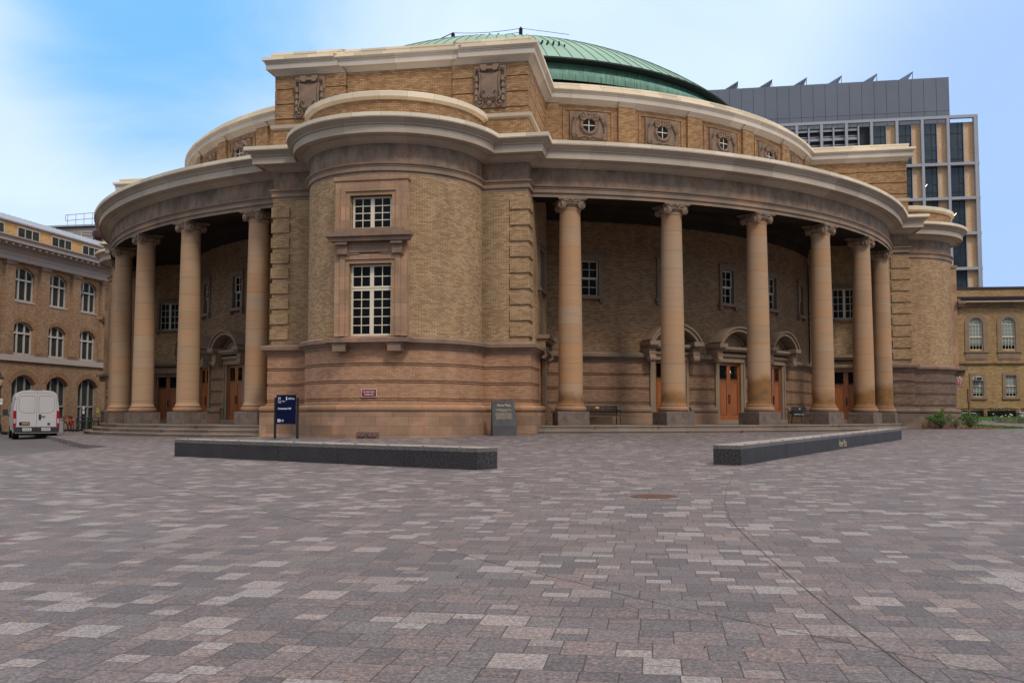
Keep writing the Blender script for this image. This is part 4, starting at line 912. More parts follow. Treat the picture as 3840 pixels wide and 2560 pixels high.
def arch_wall(b, x0, x1, z0, z1, cs, w, sill, sp, rise, y=0, dep=.22, n=10):
    xs = [x0]
    for c in cs: xs += [c - w / 2, c + w / 2]
    xs.append(x1)
    for i in range(0, len(xs), 2): b.add([(xs[i], y, z0), (xs[i + 1], y, z0), (xs[i + 1], y, z1), (xs[i], y, z1)])
    for c in cs:
        a, e = c - w / 2, c + w / 2
        if sill > z0: b.add([(a, y, z0), (e, y, z0), (e, y, sill), (a, y, sill)])
        b.add([(a, y, sill), (a, y + dep, sill), (a, y + dep, sp), (a, y, sp)][::-1]); b.add([(e, y, sill), (e, y + dep, sill), (e, y + dep, sp), (e, y, sp)]); b.add([(a, y, sill), (e, y, sill), (e, y + dep, sill), (a, y + dep, sill)])
        for k in range(n):
            p, q = a + w * k / n, a + w * (k + 1) / n; zp, zq = arch_z(p, c, w, sp, rise), arch_z(q, c, w, sp, rise)
            b.add([(p, y, zp), (q, y, zq), (q, y, z1), (p, y, z1)]); b.add([(p, y, zp), (q, y, zq), (q, y + dep, zq), (p, y + dep, zp)][::-1])
def arch_band(b, c, w, sp, rise, wd, y0, y1, n=14):
    R = (w * w / 4 + rise * rise) / (2 * rise); cz = sp + rise - R; th = asin(w / 2 / R)
    for k in range(n):
        t0, t1 = -th + 2 * th * k / n, -th + 2 * th * (k + 1) / n
        P = [(c + r * sin(t), cz + r * cos(t)) for r, t in ((R, t0), (R, t1), (R + wd, t1), (R + wd, t0))]; b.extr(P, y0, y1)
cs = [2.30 + 3.67 * k for k in range(-4, 5)]; UE = 20.0
b = MB()
arch_wall(b, -14.5, UE, -1.6, 3.9, cs, 2.44, -1.6, 2.32, .64, y=0, dep=.35)
arch_wall(b, -14.5, UE, 4.3, 7.6, cs, 2.2, 4.42, 6.25, .50, y=.22); arch_wall(b, -14.5, UE, 7.6, 10.95, cs, 2.2, 8.22, 10.12, .52, y=.22)
b.add([(-14.5, .9, -1.6), (UE, .9, -1.6), (UE, .9, 12.6), (-14.5, .9, 12.6)]) ; b.box(-14.5, UE, 1.2, 22, -1.6, 12.6)
b.build('brick_wall', MT['brick_left'], lb)
ab_ = stone('radial_brick', (0.27, 0.16, 0.085), 0.25, 3.0)
for c in cs:
    for args in ((2.44, 2.32, .64, .38, -.02, .0), (2.2, 6.25, .50, .30, .2, .22), (2.2, 10.12, .52, .30, .2, .22)): b = MB(); arch_band(b, c, *args); b.build('arch_band', ab_, lb)
for k in range(-3, 6):
    u = .18 + 3.67 * (k - 0); b = MB(); b.box(u, u + .93, -.02, .22, 4.6, 10.62); b.box(u - .02, u + .95, -.02, .22, 4.3, 4.6, 1); b.box(u - .06, u + .99, -.07, .22, 10.62, 10.95, 1); b.build('pilaster', [MT['brick_left'], MT['belt']], lb)
b = MB(); b.box(-14.5, UE, -.14, .05, 3.9, 4.3); b.build('string_course', MT['trim'], lb)
b = MB(); LP = lambda p: [(-14.5, -p), (UE, -p)]
b.sweep(LP, [(.1, 10.95), (.12, 11.25), (.15, 11.26), (.15, 11.5), (.2, 11.55), (.28, 11.62), (.3, 11.72), (.36, 11.73), (.36, 12.0), (.98, 12.02), (.98, 12.22), (1.02, 12.26), (1.12, 12.36), (1.12, 12.42), (.3, 12.62)])
for k in range(50): u = -14.2 + .69 * k; b.box(u, u + .26, -.86, -.36, 11.83, 12.01)
b.build('cornice', MT['trim'], lb)
def tri_window(w, h, sp, rise, transom, name, door=False):
    b = MB(); fr = .09; x0, x1 = -w / 2, w / 2
    for x in (-w / 6 - .02, w / 6 + .02): b.box(x - .06, x + .06, -.05, .05, 0, arch_z(x, 0, w, sp, rise))
    b.box(x0, x0 + fr, -.05, .05, 0, sp + .05); b.box(x1 - fr, x1, -.05, .05, 0, sp + .05); b.box(x0, x1, -.05, .05, 0, .09)
    if transom: b.box(x0, x1, -.06, .05, transom, transom + .13)
    for k in range(12):
        p, q = x0 + w * k / 12, x0 + w * (k + 1) / 12; zp, zq = arch_z(p, 0, w, sp, rise), arch_z(q, 0, w, sp, rise); b.extr([(p, zp - .10), (q, zq - .10), (q, zq), (p, zp)], -.05, .05)
    return b
def panes(w, sp, rise, y, m, parent, mat2=None):
    g = MB(); n = 12
    for k in range(n):
        p, q = -w / 2 + w * k / n, -w / 2 + w * (k + 1) / n; g.add([(p, y, 0), (q, y, 0), (q, y, arch_z(q, 0, w, sp, rise)), (p, y, arch_z(p, 0, w, sp, rise))])
    return g.build('pane', m, parent)
def sillm(w, parent): s_ = MB(); s_.box(-w / 2 - .08, w / 2 + .08, -.24, .05, -.12, 0); s_.build('sill', MT['trim'], parent)
wA = tri_window(2.2, 2.42, 1.9, .52, 1.45, 'w').build('arched_window', MT['whitepaint'], lb, loc=(cs[0], .42, 8.22)); panes(2.2, 1.9, .52, .03, MT['glass_green'], wA); sillm(2.2, wA)
wB = tri_window(2.2, 2.33, 1.83, .50, 1.45, 'w').build('arched_window', MT['whitepaint'], lb, loc=(cs[0], .42, 4.42)); panes(2.2, 1.83, .50, .03, MT['glass_green'], wB); sillm(2.2, wB)
wC = tri_window(2.44, 4.0, 3.72, .64, 2.1, 'w').build('ground_floor_arched_window', MT['greypaint'], lb, loc=(cs[0], .30, -1.40)); panes(2.44, 3.72, .64, .03, MT['glass_green'], wC)
for i, c in enumerate(cs[1:]):
    for w_, z, y in ((wA, 8.22, .42), (wB, 4.42, .42), (wC, -1.40, .30)): copy_tree(w_, lb, (c, y, z))
# orange penthouse floor with metal roof
b = MB(); arch = [( -2.17, .16), (1.5, 3.82), (5.19, 7.51), (8.84, 11.15), (12.5, 14.8), (-5.9, -3.5)]
b.box(-14.5, UE, .32, 10, 12.3, 13.68); b.build('upper_storey_wall', MT['brick_orange'], lb)
for x0, x1 in arch:
    f_ = MB(); win_bars(f_, 0, x1 - x0, 0, .98, 3, 1, .05, .07, -.03, .05); o = f_.build('strip_window', MT['whitepaint'], lb, loc=(x0, .27, 12.5)); g = MB(); g.box(.03, x1 - x0 - .03, .0, .02, .02, .96); g.build('pane', MT['glass_green'], o)
b = MB(); b.sweep(lambda p: [(-14.5, -p), (UE, -p)], [(-.3, 13.66), (-.18, 13.66), (-.14, 13.70), (-.14, 13.78), (-.3, 13.80), (-3.2, 15.0), (-9, 15.1)]); b.add([(UE, .14, 13.7), (UE, 9, 13.7), (UE, 9, 15.1), (UE, 3.2, 15.0), (UE, .3, 13.8)])
for k in range(60): u = -14.4 + .58 * k; b.tube([(u, .3, 13.81), (u, 3.2, 15.01)], .015, 4)
b.build('metal_roof', MT['metalroof'], lb)
b = MB(); b.box(10.15, 10.45, -.08, .0, 0, 0)  if False else None
sg_ = MB(); sg_.box(0, .32, -.03, 0, 0, .36); o = sg_.build('small_window_sign', plain('sign_teal', (0.03, 0.09, 0.16), 0.5), lb, loc=(8.93, .33, 9.55)); q = MB(); q.box(.06, .26, -.035, -.03, .12, .16); q.box(.06, .26, -.035, -.03, .2, .24); q.build('sign_lettering', MT['whitepaint'], o)
# rear block with rail, louvres and a dark red exhaust stack
fb = thing('distant_roof_block', 'pale metal roofed block with strip windows and a rooftop guard rail behind the orange storey', 'building', (-46, 100, 0), -.165)
b = MB(); b.box(-6.5, 6.5, 0, 14, -1.5, 19.8); b.build('wall', MT['trim'], fb)
b = MB(); b.extr([(-6.9, 19.9), (6.9, 19.9), (6.9, 20.05), (-6.9, 20.05)], -.4, 14); b.add([(-6.9, -.4, 20.06), (6.9, -.4, 20.06), (6.9, 6, 20.9), (-6.9, 6, 20.9)]); b.build('metal_roof', MT['metalroof'], fb)
for k in range(8):
    x = -5.8 + 1.3 * k; f_ = MB(); f_.box(x, x + .07, -.08, 0, 17.4, 19.45); f_.box(x, x + 1.3, -.08, 0, 19.38, 19.47); o = f_.build('window', MT['whitepaint'], fb); g = MB(); g.box(x + .07, x + 1.3, -.04, -.01, 17.4, 19.38)
    if k in (4, 5):
        for j in range(12): g.box(x + .07, x + 1.3, -.08, -.04, 17.5 + .16 * j, 17.58 + .16 * j, 1)
    g.build('pane', [MT['glass_blue'], MT['whitepaint']], o)
b = MB()
for z in (20.75, 21.35): b.tube([(-1.6, .6, z - .0), (2.9, .6, z + .2)], .035, 6)
for k in range(5): x = -1.35 + .95 * k; b.tube([(x, .6, 20.1), (x, .6, 21.37 + .045 * (x + 1.6))], .03, 6)
b.tube([(-1.6, .6, 20.75), (-1.6, .6, 21.35)], .035, 6); b.tube([(2.9, .6, 20.95), (2.9, .6, 21.55)], .035, 6); b.build('guard_rail', MT['greypaint'], fb)
b = MB(); b.box(-.52, .52, -.5, .5, 12, 12.65 + 3.0); b.lathe([(.25, 15.65), (.25, 15.75), (.44, 16.0), (.5, 16.1), (.5, 16.5), (.3, 16.72), (.29, 17.35), (.0, 17.36)], 20); b.cyl((-.5, -.1, 16.3), (-.2, 0, 16.3), .2, n=12)
o = b.build('exhaust_stack', plain('dark_red_paint', (0.05, 0.008, 0.010), 0.4, var=0.3), loc=(-37.05, 85, 0), smooth=30); tag(o, 'dark red bulbous exhaust stack on the roof left of the hall', 'exhaust stack')

# ================================================================ modern tower
MT['tbrick'] = brick('pale_tower_brick', (0.66, 0.43, 0.25), (0.72, 0.48, 0.29), (0.77, 0.53, 0.33), (0.58, 0.38, 0.22), stain=0.0)
MT['alu'] = plain('silver_panel', (0.37, 0.375, 0.405), 0.4, 0.2, var=0.05, scale=0.4)
MT['gpanel'] = plain('grey_metal_panel', (0.15, 0.165, 0.20), 0.45, 0.3, var=0.06, scale=0.3)
MT['blk'] = plain('black_frame', (0.012, 0.013, 0.015), 0.5)
tw = thing('glass_and_brick_tower', 'modern tower with silver grid facade and grey metal penthouse behind the dome', 'building', (56.2, 116, 0), -.165)
FZ = [0.7, 5.0, 9.32, 13.65, 17.98, 22.31, 26.66, 30.94, 36.75]; MX = [.69, -2.47, -5.46, -8.44, -11.45, -14.45, -17.45, -20.45, -23.45, -26.45, -29.45]
b = MB(); b.box(-36, .85, .5, 22, -2, 36.3); b.build('core_wall', MT['blk'], tw)
b = MB()
for i, x in enumerate(MX): b.box(x - .16, x + .16, -.35, .3, -2, 36.78)
for z in FZ[:-1]: b.box(-36, 1.05, -.32, .28, z - .17, z + .17)
b.box(-36, 1.0, -.36, .1, 36.62, 36.98); b.box(.95, 1.15, .2, .5, -2, 36.9)
b.build('silver_grid', MT['alu'], tw)
b = MB(); g = MB(); f_ = MB()
for i in range(len(MX) - 1):
    x1, x0 = MX[i] - .16, MX[i + 1] + .16
    for j in range(len(FZ) - 1):
        z0, z1 = FZ[j] + .17, FZ[j + 1] - .17
        if j == 7:
            z1 = 36.2
            if i >= 4: continue
        w_ = x1 - x0; xg = x0 + w_ * .60
        b.box(xg + .12, x1, .30, .52, z0, z1); f_.box(xg + .02, xg + .12, .24, .52, z0, z1)
        g.box(x0, xg - .05, .40, .52, z0, z1)
        for zz in ((z0 + .75,) if j < 7 else (z0 + .6, z1 - 1.3)): f_.box(x0, xg, .36, .41, zz - .05, zz + .05, 1)
        f_.box(xg - .62, xg - .54, .36, .41, z0, z1, 1); f_.box(xg - .62, xg, .355, .405, z0 + 1.75, z0 + 1.83, 1); f_.box(xg - .07, xg + .02, .34, .42, z0, z1, 1)
tb = b.build('brick_panels', MT['tbrick'], tw); g.build('window_band', MT['glass_blue'], tw); f_.build('window_frames', [MT['alu'], MT['blk']], tw)
b = MB()
for x in [-12.97 - 1.5 * k for k in range(12)]: b.box(x - .09, x + .09, -.1, .3, 30.9, 36.7); b.extr([(x - .05, 35.9), (x + .05, 35.9), (x + .05, 36.6), (x - .05, 36.6)], .1, 1.1)
for z in (35.9, 34.75, 33.6): b.box(-36, -12.9, .1, .3, z - .13, z + .13)
for z in (35.2, 35.0, 34.1, 33.9, 33.0): b.box(-36, -12.9, .35, .45, z - .05, z + .05)
b.build('roof_screen', MT['alu'], tw)
b = MB(); PX = [-1.75 - 1.49 * k for k in range(22)]
for k in range(21): b.box(PX[k + 1] + .02, PX[k] - .02, 1.5, 1.6, 38.17, 42.43); b.box(PX[k + 1] + .02, PX[k] - .02, 1.5, 1.6, 36.3, 38.13)
b.build('penthouse_panels', MT['gpanel'], tw)
b = MB(); b.box(-34, -1.78, 1.58, 12, 36, 42.38); b.build('penthouse_core', MT['blk'], tw); b = MB(); b.box(-1.78, -1.72, 1.5, 12, 36.3, 42.43); b.build('penthouse_side', MT['gpanel'], tw)
for k in range(6):
    x = -5.89 - 4.31 * k - 1.7; b = MB()
    b.extr([(x, 42.4), (x + 1.72, 43.42), (x + 1.72, 43.5), (x - .05, 42.47)], 1.7, 5.2); o = b.build('solar_panel', plain('pale_panel_glass', (.26, .27, .29), .3), tw); c = MB(); c.box(x + 1.62, x + 1.68, 1.75, 1.81, 42.4, 43.4); c.tube([(x + .9, 1.7, 42.4), (x + 1.6, 1.7, 43.3)], .03, 4); c.build('panel_prop', MT['blk'], o)
b = MB()
for x, z in ((-1.9, 24.6), (-5.2, 28.3), (-4.9, 23.1)): b.tube([(x, .39, z), (x + .3, .39, z + .35)], .015, 4)
b.build('ceiling_light', me_, tw)

# ================================================================ right-hand brick wing
rb = thing('low_brick_wing', 'two storey buff brick wing with round headed upper windows behind the flower bed', 'building', (38.55, 72, 0), -.1)
MT['brick_right'] = brick('yellow_brick', (0.33, 0.20, 0.09), (0.41, 0.265, 0.125), (0.48, 0.33, 0.165), (0.28, 0.185, 0.10), stain=0.3, stc=(0.25, 0.145, 0.07), sc=0.6)
b = MB(); uc = [-3.33, -.97, 1.39, 3.75]; lc = [-3.31, -.92, 1.45, 3.8]
arch_wall(b, -14, 8, 3.7, 8.3, uc, 1.0, 5.03, 7.0, .499, y=.3, dep=.12)
xs_ = [-14] + [v for c in lc for v in (c - .38, c + .38)] + [8]
for i in range(0, len(xs_), 2): b.add([(xs_[i], .3, -1.2), (xs_[i + 1], .3, -1.2), (xs_[i + 1], .3, 3.7), (xs_[i], .3, 3.7)])
for c in lc: b.add([(c - .38, .3, -1.2), (c + .38, .3, -1.2), (c + .38, .3, 1.5), (c - .38, .3, 1.5)]); b.add([(c - .38, .3, 3.1), (c + .38, .3, 3.1), (c + .38, .3, 3.7), (c - .38, .3, 3.7)])
b.box(-14, 8, .7, 12, 8.8, 9.78); b.box(-14, 8, 1.2, 14, -1.2, 9); b.build('brick_wall', MT['brick_right'], rb)
b = MB(); RP = lambda p: [(-14, .3 - p), (8, .3 - p)]
b.sweep(RP, [(0, 8.2), (.05, 8.22), (.08, 8.3), (.2, 8.42), (.3, 8.5), (.32, 8.6)]); b.build('cornice_bed', MT['belt'], rb)
b = MB(); b.sweep(RP, [(.32, 8.58), (.6, 8.62), (.6, 8.72)]); b.build('cornice_lip', MT['cornice'], rb); b = MB(); b.sweep(RP, [(.6, 8.72), (.66, 8.8), (.7, 9.0), (.5, 9.06), (-.4, 9.1)]); b.box(-14, 8, .62, .8, 9.72, 9.88); b.build('dark_gutter', plain('dark_brown_flashing', (0.035, 0.02, 0.025), 0.6), rb)
b = MB(); b.box(-14, 8, .2, .3, 3.98, 4.12); b.box(-14, 8, .15, .3, -.6, .25); b.build('string_course', MT['belt'], rb)
MT['surr2'] = stone('wing_window_stone', (0.27, 0.19, 0.135), 0.15, 1.5)
def up_window(x):
    b = MB(); win_bars(b, -.49, .49, 0, 1.0, 4, 3, .05, .022, -.04, 0); win_bars(b, -.49, .49, .98, 1.97, 4, 3, .05, .022, 0, .04)
    for k in range(10):
        t0, t1 = pi * k / 10, pi * (k + 1) / 10
        for R_, w_ in ((.49, .05), (.22, .02)): b.extr([(R_ * cos(t0), 1.97 + R_ * sin(t0)), ((R_ - w_) * cos(t0), 1.97 + (R_ - w_) * sin(t0)), ((R_ - w_) * cos(t1), 1.97 + (R_ - w_) * sin(t1)), (R_ * cos(t1), 1.97 + R_ * sin(t1))][::-1], -.03, .03)
    for k in (1, 2, 3): t = pi * k / 4; b.tube([(.2 * cos(t), 0, 1.97 + .2 * sin(t)), (.47 * cos(t), 0, 1.97 + .47 * sin(t))], .012, 4)
    o = b.build('round_headed_window', MT['paint'], rb, loc=(x, .40, 5.03)); panes(.98, 1.97, .489, .03, MT['blind'], o)
    g = MB(); g.box(-.44, .44, .020, .028, .06, .42); g.build('pane', MT['glass'], o)
    s_ = MB(); arch_band(s_, 0, .999, 1.97, .499, .34, -.16, -.1)
    for s in (-1, 1): x0, x1 = sorted((s * .5, s * .84)); s_.box(x0, x1, -.16, -.09, -.1, 1.97)
    s_.box(-.9, .9, -.22, -.09, -.2, -.1); s_.box(-.80, .80, -.15, -.09, -.72, -.2); s_.box(-.6, .6, -.165, -.15, -.6, -.3); s_.box(-.95, .95, -.25, -.09, -1.05, -.92); s_.build('stone_surround', MT['surr2'], o); return o
def lo_window(x):
    b = MB(); win_bars(b, -.38, .38, 0, .8, 3, 2, .04, .02, -.04, 0); win_bars(b, -.38, .38, .78, 1.6, 3, 2, .04, .02, 0, .04); o = b.build('sash_window', MT['paint'], rb, loc=(x, .38, 1.5))
    g = MB(); g.box(-.36, .36, .03, .04, .02, 1.58); g.build('blind', MT['blind'], o); g = MB(); g.box(-.34, .34, .02, .029, .04, .22); g.build('pane', MT['glass'], o)
    s_ = MB()
    for x0, x1, z0, z1 in ((-.6, -.38, -.02, 1.78), (.38, .6, -.02, 1.78), (-.38, .38, 1.6, 1.78), (-.66, .66, -.2, -.02)): s_.box(x0, x1, -.15 - (.04 if z1 < 0 else 0), .0, z0, z1)
    s_.build('stone_surround', MT['surr2'], o); return o
o = up_window(uc[0]); [copy_tree(o, rb, (x, .40, 5.03)) for x in uc[1:]]
o = lo_window(lc[0]); [copy_tree(o, rb, (x, .38, 1.5)) for x in lc[1:]]
b = MB(); b.box(-.24, .24, -.35, .0, 0, .27); b.box(-.38, .38, -.03, -.01, -.02, .36, 1); a_ = b.build('air_conditioner', [MT['whitepaint'], MT['paint']], rb, loc=(lc[0], .34, 2.72)); g = MB(); g.box(-.19, .2, -.36, -.35, .03, .22); g.build('grille', MT['black'], a_)
# ================================================================ props
def textmesh(s, size, ext=.003, align='LEFT', bold=False, sx=1.0):
    cu = bpy.data.curves.new('t', 'FONT'); cu.body = s; cu.size = size; cu.extrude = ext; cu.align_x = align; cu.offset = size * .018 if bold else 0
    o = bpy.data.objects.new('t', cu); col.objects.link(o); dg = bpy.context.evaluated_depsgraph_get(); me = bpy.data.meshes.new_from_object(o.evaluated_get(dg))
    bpy.data.objects.remove(o); bpy.data.curves.remove(cu)
    me.transform(Matrix.Rotation(pi / 2, 4, 'X') @ Matrix.Diagonal((sx, 1, 1, 1))); return me
def text(name, s, size, m, parent, loc, rz=0, align='LEFT', bold=False, sx=1.0):
    me = textmesh(s, size, .002, align, bold, sx); me.name = name; me.materials.clear(); me.materials.append(m); o = bpy.data.objects.new(name, me); col.objects.link(o); o.parent = parent; o.location = loc; o.rotation_euler = (0, 0, rz); return o
MT['letter'] = plain('white_lettering', (0.75, 0.77, 0.8), 0.5); MT['gold'] = plain('engraved_gold_lettering', (0.46, 0.36, 0.24), 0.6)
MT['navy'] = plain('navy_enamel', (0.002, 0.004, 0.035), 0.5, spec=0.15)
# blue wayfinding sign
gz = G(-8.3, 35.3); sg = thing('wayfinding_sign', 'navy blue sign reading Convocation Hall on two dark posts, left of the turret', 'sign', (-8.29, 35.3, gz), -.15)
for x in (-.43, .43):
    b = MB(); b.bbox(x - .036, x + .036, -.04, .04, 0, 1.52, .01); p = b.build('post', MT['black'], sg)
    q = MB(); q.box(x - .12, x + .12, -.09, .09, 0, .012); q.cyl((x - .09, 0, .01), (x - .09, 0, .04), .012, n=8); q.cyl((x + .09, 0, .01), (x + .09, 0, .04), .012, n=8); q.build('base_plate', MT['steel'], p)
b = MB(); b.box(-.372, .372, -.055, -.02, .545, 1.615); pn = b.build('sign_panel', MT['navy'], sg)
Y = -.057
text('number_lettering', '31', .135, MT['letter'], pn, (-.31, Y, 1.44), bold=True, sx=.85)
text('address_lettering', "King's College", .058, MT['letter'], pn, (-.31, Y, 1.365), sx=.85); text('address_lettering', "Circle", .058, MT['letter'], pn, (-.31, Y, 1.31), sx=.85)
text('name_lettering', 'Convocation Hall', .092, MT['letter'], pn, (-.31, Y, 1.085), bold=True, sx=.78)
text('crest_lettering', 'UNIVERSITY OF', .028, MT['letter'], pn, (.08, Y, 1.498)); text('crest_lettering', 'TORONTO', .058, MT['letter'], pn, (.06, Y, 1.448), bold=True, sx=.92)
b = MB(); b.extr([(-.0, 1.42), (.022, 1.44), (.022, 1.485), (-.022, 1.485), (-.022, 1.44)], Y - .003, Y); b.extr([(-.018, 1.492), (.018, 1.492), (.012, 1.51), (-.012, 1.51)], Y - .003, Y); b.extr([(-.016, 1.515), (.016, 1.515), (.02, 1.54), (0, 1.55), (-.02, 1.54)], Y - .003, Y); b.build('crest', MT['letter'], pn, loc=(.02, 0, 0))
b = MB(); b.box(-.315, -.205, Y - .003, Y, .615, .725); pc_ = b.build('access_pictogram', MT['letter'], pn)
b = MB(); ring = [(-.257 + .024 * cos(t), Y - .005, .652 + .024 * sin(t)) for t in [2 * pi * k / 14 for k in range(14)]]; b.tube(ring, .005, 5, closed=True); b.sphere((-.262, Y - .004, .707), .011, 8, 4); b.tube([(-.262, Y - .005, .695), (-.262, Y - .005, .665), (-.24, Y - .005, .663), (-.228, Y - .005, .64)], .006, 5); b.build('wheelchair_symbol', MT['navy'], pc_)
b = MB(); b.tube([(-.19, Y - .003, .67), (-.08, Y - .003, .67)], .008, 5); b.tube([(-.13, Y - .003, .72), (-.08, Y - .003, .67), (-.13, Y - .003, .62)], .008, 5); b.build('arrow', MT['letter'], pn)
# granite plaque
gz = G(-.35, 36.6); pq = thing('granite_plaque', 'speckled grey granite plaque lettered Alumni Plaza against the hall plinth', 'plaque', (-.33, 36.75, gz - .02), .2)
b = MB()
b.v = []; fr = [(-.44, 0, 1.36), (.42, 0, 1.36), (.45, -.16, .44), (-.45, -.16, .44)]; bk = [(-.44, .14, 1.36), (.42, .14, 1.36), (.45, .2, 0), (-.45, .2, 0)]
b.add(fr[::-1]); b.add([(-.45, -.16, .44), (.45, -.16, .44), (.46, -.22, .41), (-.46, -.22, .41)][::-1]); b.add([(-.46, -.22, 0), (.46, -.22, 0), (.46, -.22, .41), (-.46, -.22, .41)])
b.add([(-.44, 0, 1.36), (.42, 0, 1.36), (.42, .14, 1.36), (-.44, .14, 1.36)]); b.add([(-.46, .2, 0), (-.46, -.22, 0), (-.46, -.22, .41), (-.45, -.16, .44), (-.44, 0, 1.36), (-.44, .14, 1.36)]); b.add([(.46, .2, 0), (.46, -.22, 0), (.46, -.22, .41), (.45, -.16, .44), (.42, 0, 1.36), (.42, .14, 1.36)][::-1]); b.add([(-.46, .2, 0), (-.44, .14, 1.36), (.42, .14, 1.36), (.46, .2, 0)])
st = b.build('stone', MT['granite_plaque'], pq)
tx = text('title_lettering', 'Alumni Plaza', .125, MT['gold'], st, (-.26, -.035, 1.15), sx=.82, bold=True); tx.rotation_euler = (-.17, 0, 0)
b = MB(); rnd = random.Random(5)
for zl, w_ in ((1.03, .27), (.99, .30), (.95, .15), (.875, .31), (.835, .33), (.795, .32), (.755, .29), (.715, .31), (.675, .32), (.60, .02)):
    x = -w_; y = -.16 * (1.36 - zl) / .92 - .004
    while x < w_: l = rnd.uniform(.02, .07); b.box(x, min(w_, x + l), y - .002, y + .004, zl - .009, zl + .009); x += l + .014
b.build('text_lines', MT['gold'], st)
# long granite benches
def granite_bench(name, label, A, D, L, Wd, joints, studs_n):
    # A front corner, D unit direction of the front face, perpendicular to the left is the depth
    P = (-D[1], D[0]); rz = atan2(D[1], D[0]); g0 = G(*A); g1 = G(A[0] + D[0] * L, A[1] + D[1] * L)
    t = thing(name, label, 'stone bench', (A[0], A[1], 0), rz, 'long granite benches on the plaza')
    Zf = lambda x: g0 + (g1 - g0) * x / L
    xs = [L * k / joints for k in range(joints + 1)]; b = MB(); c = MB(); d = MB()
    def prism(mb, x0, x1, y0, y1, h0, h1):
        p = [(x0, y0, Zf(x0) + h0), (x1, y0, Zf(x1) + h0), (x1, y1, Zf(x1) + h0), (x0, y1, Zf(x0) + h0), (x0, y0, Zf(x0) + h1), (x1, y0, Zf(x1) + h1), (x1, y1, Zf(x1) + h1), (x0, y1, Zf(x0) + h1)]
        for q in ((0, 3, 2, 1), (4, 5, 6, 7), (0, 1, 5, 4), (1, 2, 6, 5), (2, 3, 7, 6), (3, 0, 4, 7)): mb.add([p[k] for k in q])
    for x0, x1 in zip(xs, xs[1:]): prism(b, x0 + .006, x1 - .006, 0, Wd, -.1, .34); prism(c, x0 + .004, x1 - .004, -.004, Wd + .004, .34, .412); prism(d, x0 + .003, x1 - .003, .012, Wd - .012, .412, .424)
    prism(b, .02, L - .02, .01, Wd - .01, -.1, .339)
    s = b.build('polished_body', MT['granite_dark'], t); c.build('hammered_edge', MT['granite_lip'], t); d.build('seat_top', MT['granite_top'], t)
    b = MB()
    for k in range(studs_n):
        for y in (.03, Wd - .07):
            x = L * (k + .5) / studs_n + (.2 if y > .1 else 0); b.box(x - .025, x + .025, y, y + .04, Zf(x) + .42, Zf(x) + .442)
    b.build('skate_stops', MT['steel'], t); return t, Zf
L1 = hypot(7.71, 5.27); granite_bench('granite_bench', 'long black granite bench on the left, with a pale top, in front of the turret', (-8.37, 23.87), (7.71 / L1, -5.27 / L1), L1, .66, 5, 10)
# right bench: the lettered long face looks right, so run it from the far end
A2 = (4.79, 20.17); u2 = (.525, .851); L2 = 18.75
t2, Zf2 = granite_bench('granite_bench', 'long black granite bench on the right with Alumni Plaza on its side', (A2[0], A2[1]), u2, L2, .60, 11, 20)
tx = text('lettering', 'Alumni Plaza', .30, MT['gold'], t2, (8.70, -.006, Zf2(9.3) + .075), sx=.63)
# slatted metal benches in the porch
def metal_bench(label, a, r):
    x, y = polar(r, a); wx, wy = hw(x, y); t = thing('metal_bench', label, 'bench', (wx, wy, -.362), a + PHI, 'black slatted benches in the porch'); Wb = .92
    b = MB(); n = 30
    for k in range(n):
        x = -Wb + .05 + (2 * Wb - .1) * k / (n - 1); b.tube([(x, .24, .83), (x, .20, .62), (x, .12, .44), (x, .04, .41), (x, -.22, .41), (x, -.27, .38)], .022, 4)
    b.build('slats', MT['black'], t)
    b = MB(); b.tube([(-Wb, .25, .84), (Wb, .25, .84)], .022, 6); b.tube([(-Wb, -.28, .38), (Wb, -.28, .38)], .02, 6); b.tube([(-Wb, .11, .42), (Wb, .11, .42)], .02, 6); b.build('rails', MT['black'], t)
    for s in (-Wb, Wb):
        b = MB(); b.tube([(s, .30, 0), (s, .2, .42), (s, .25, .84)], .025, 6); b.tube([(s, -.30, 0), (s, -.24, .40), (s, -.26, .62), (s, .05, .64), (s, .21, .62)], .022, 6); b.tube([(s, -.28, .39), (s, .2, .42)], .02, 6); b.build('end_frame', MT['black'], t)
    b = MB(); b.box(-.09, .07, .175, .19, .71, .80); b.build('brass_plate', plain('brass_tag', (.75, .38, .16), .4), t)
metal_bench('black slatted metal bench with a small brass plate between the first two columns', .392, 20.25)
metal_bench('black metal bench half hidden behind the fourth column right of the turret', 1.075, 20.05)
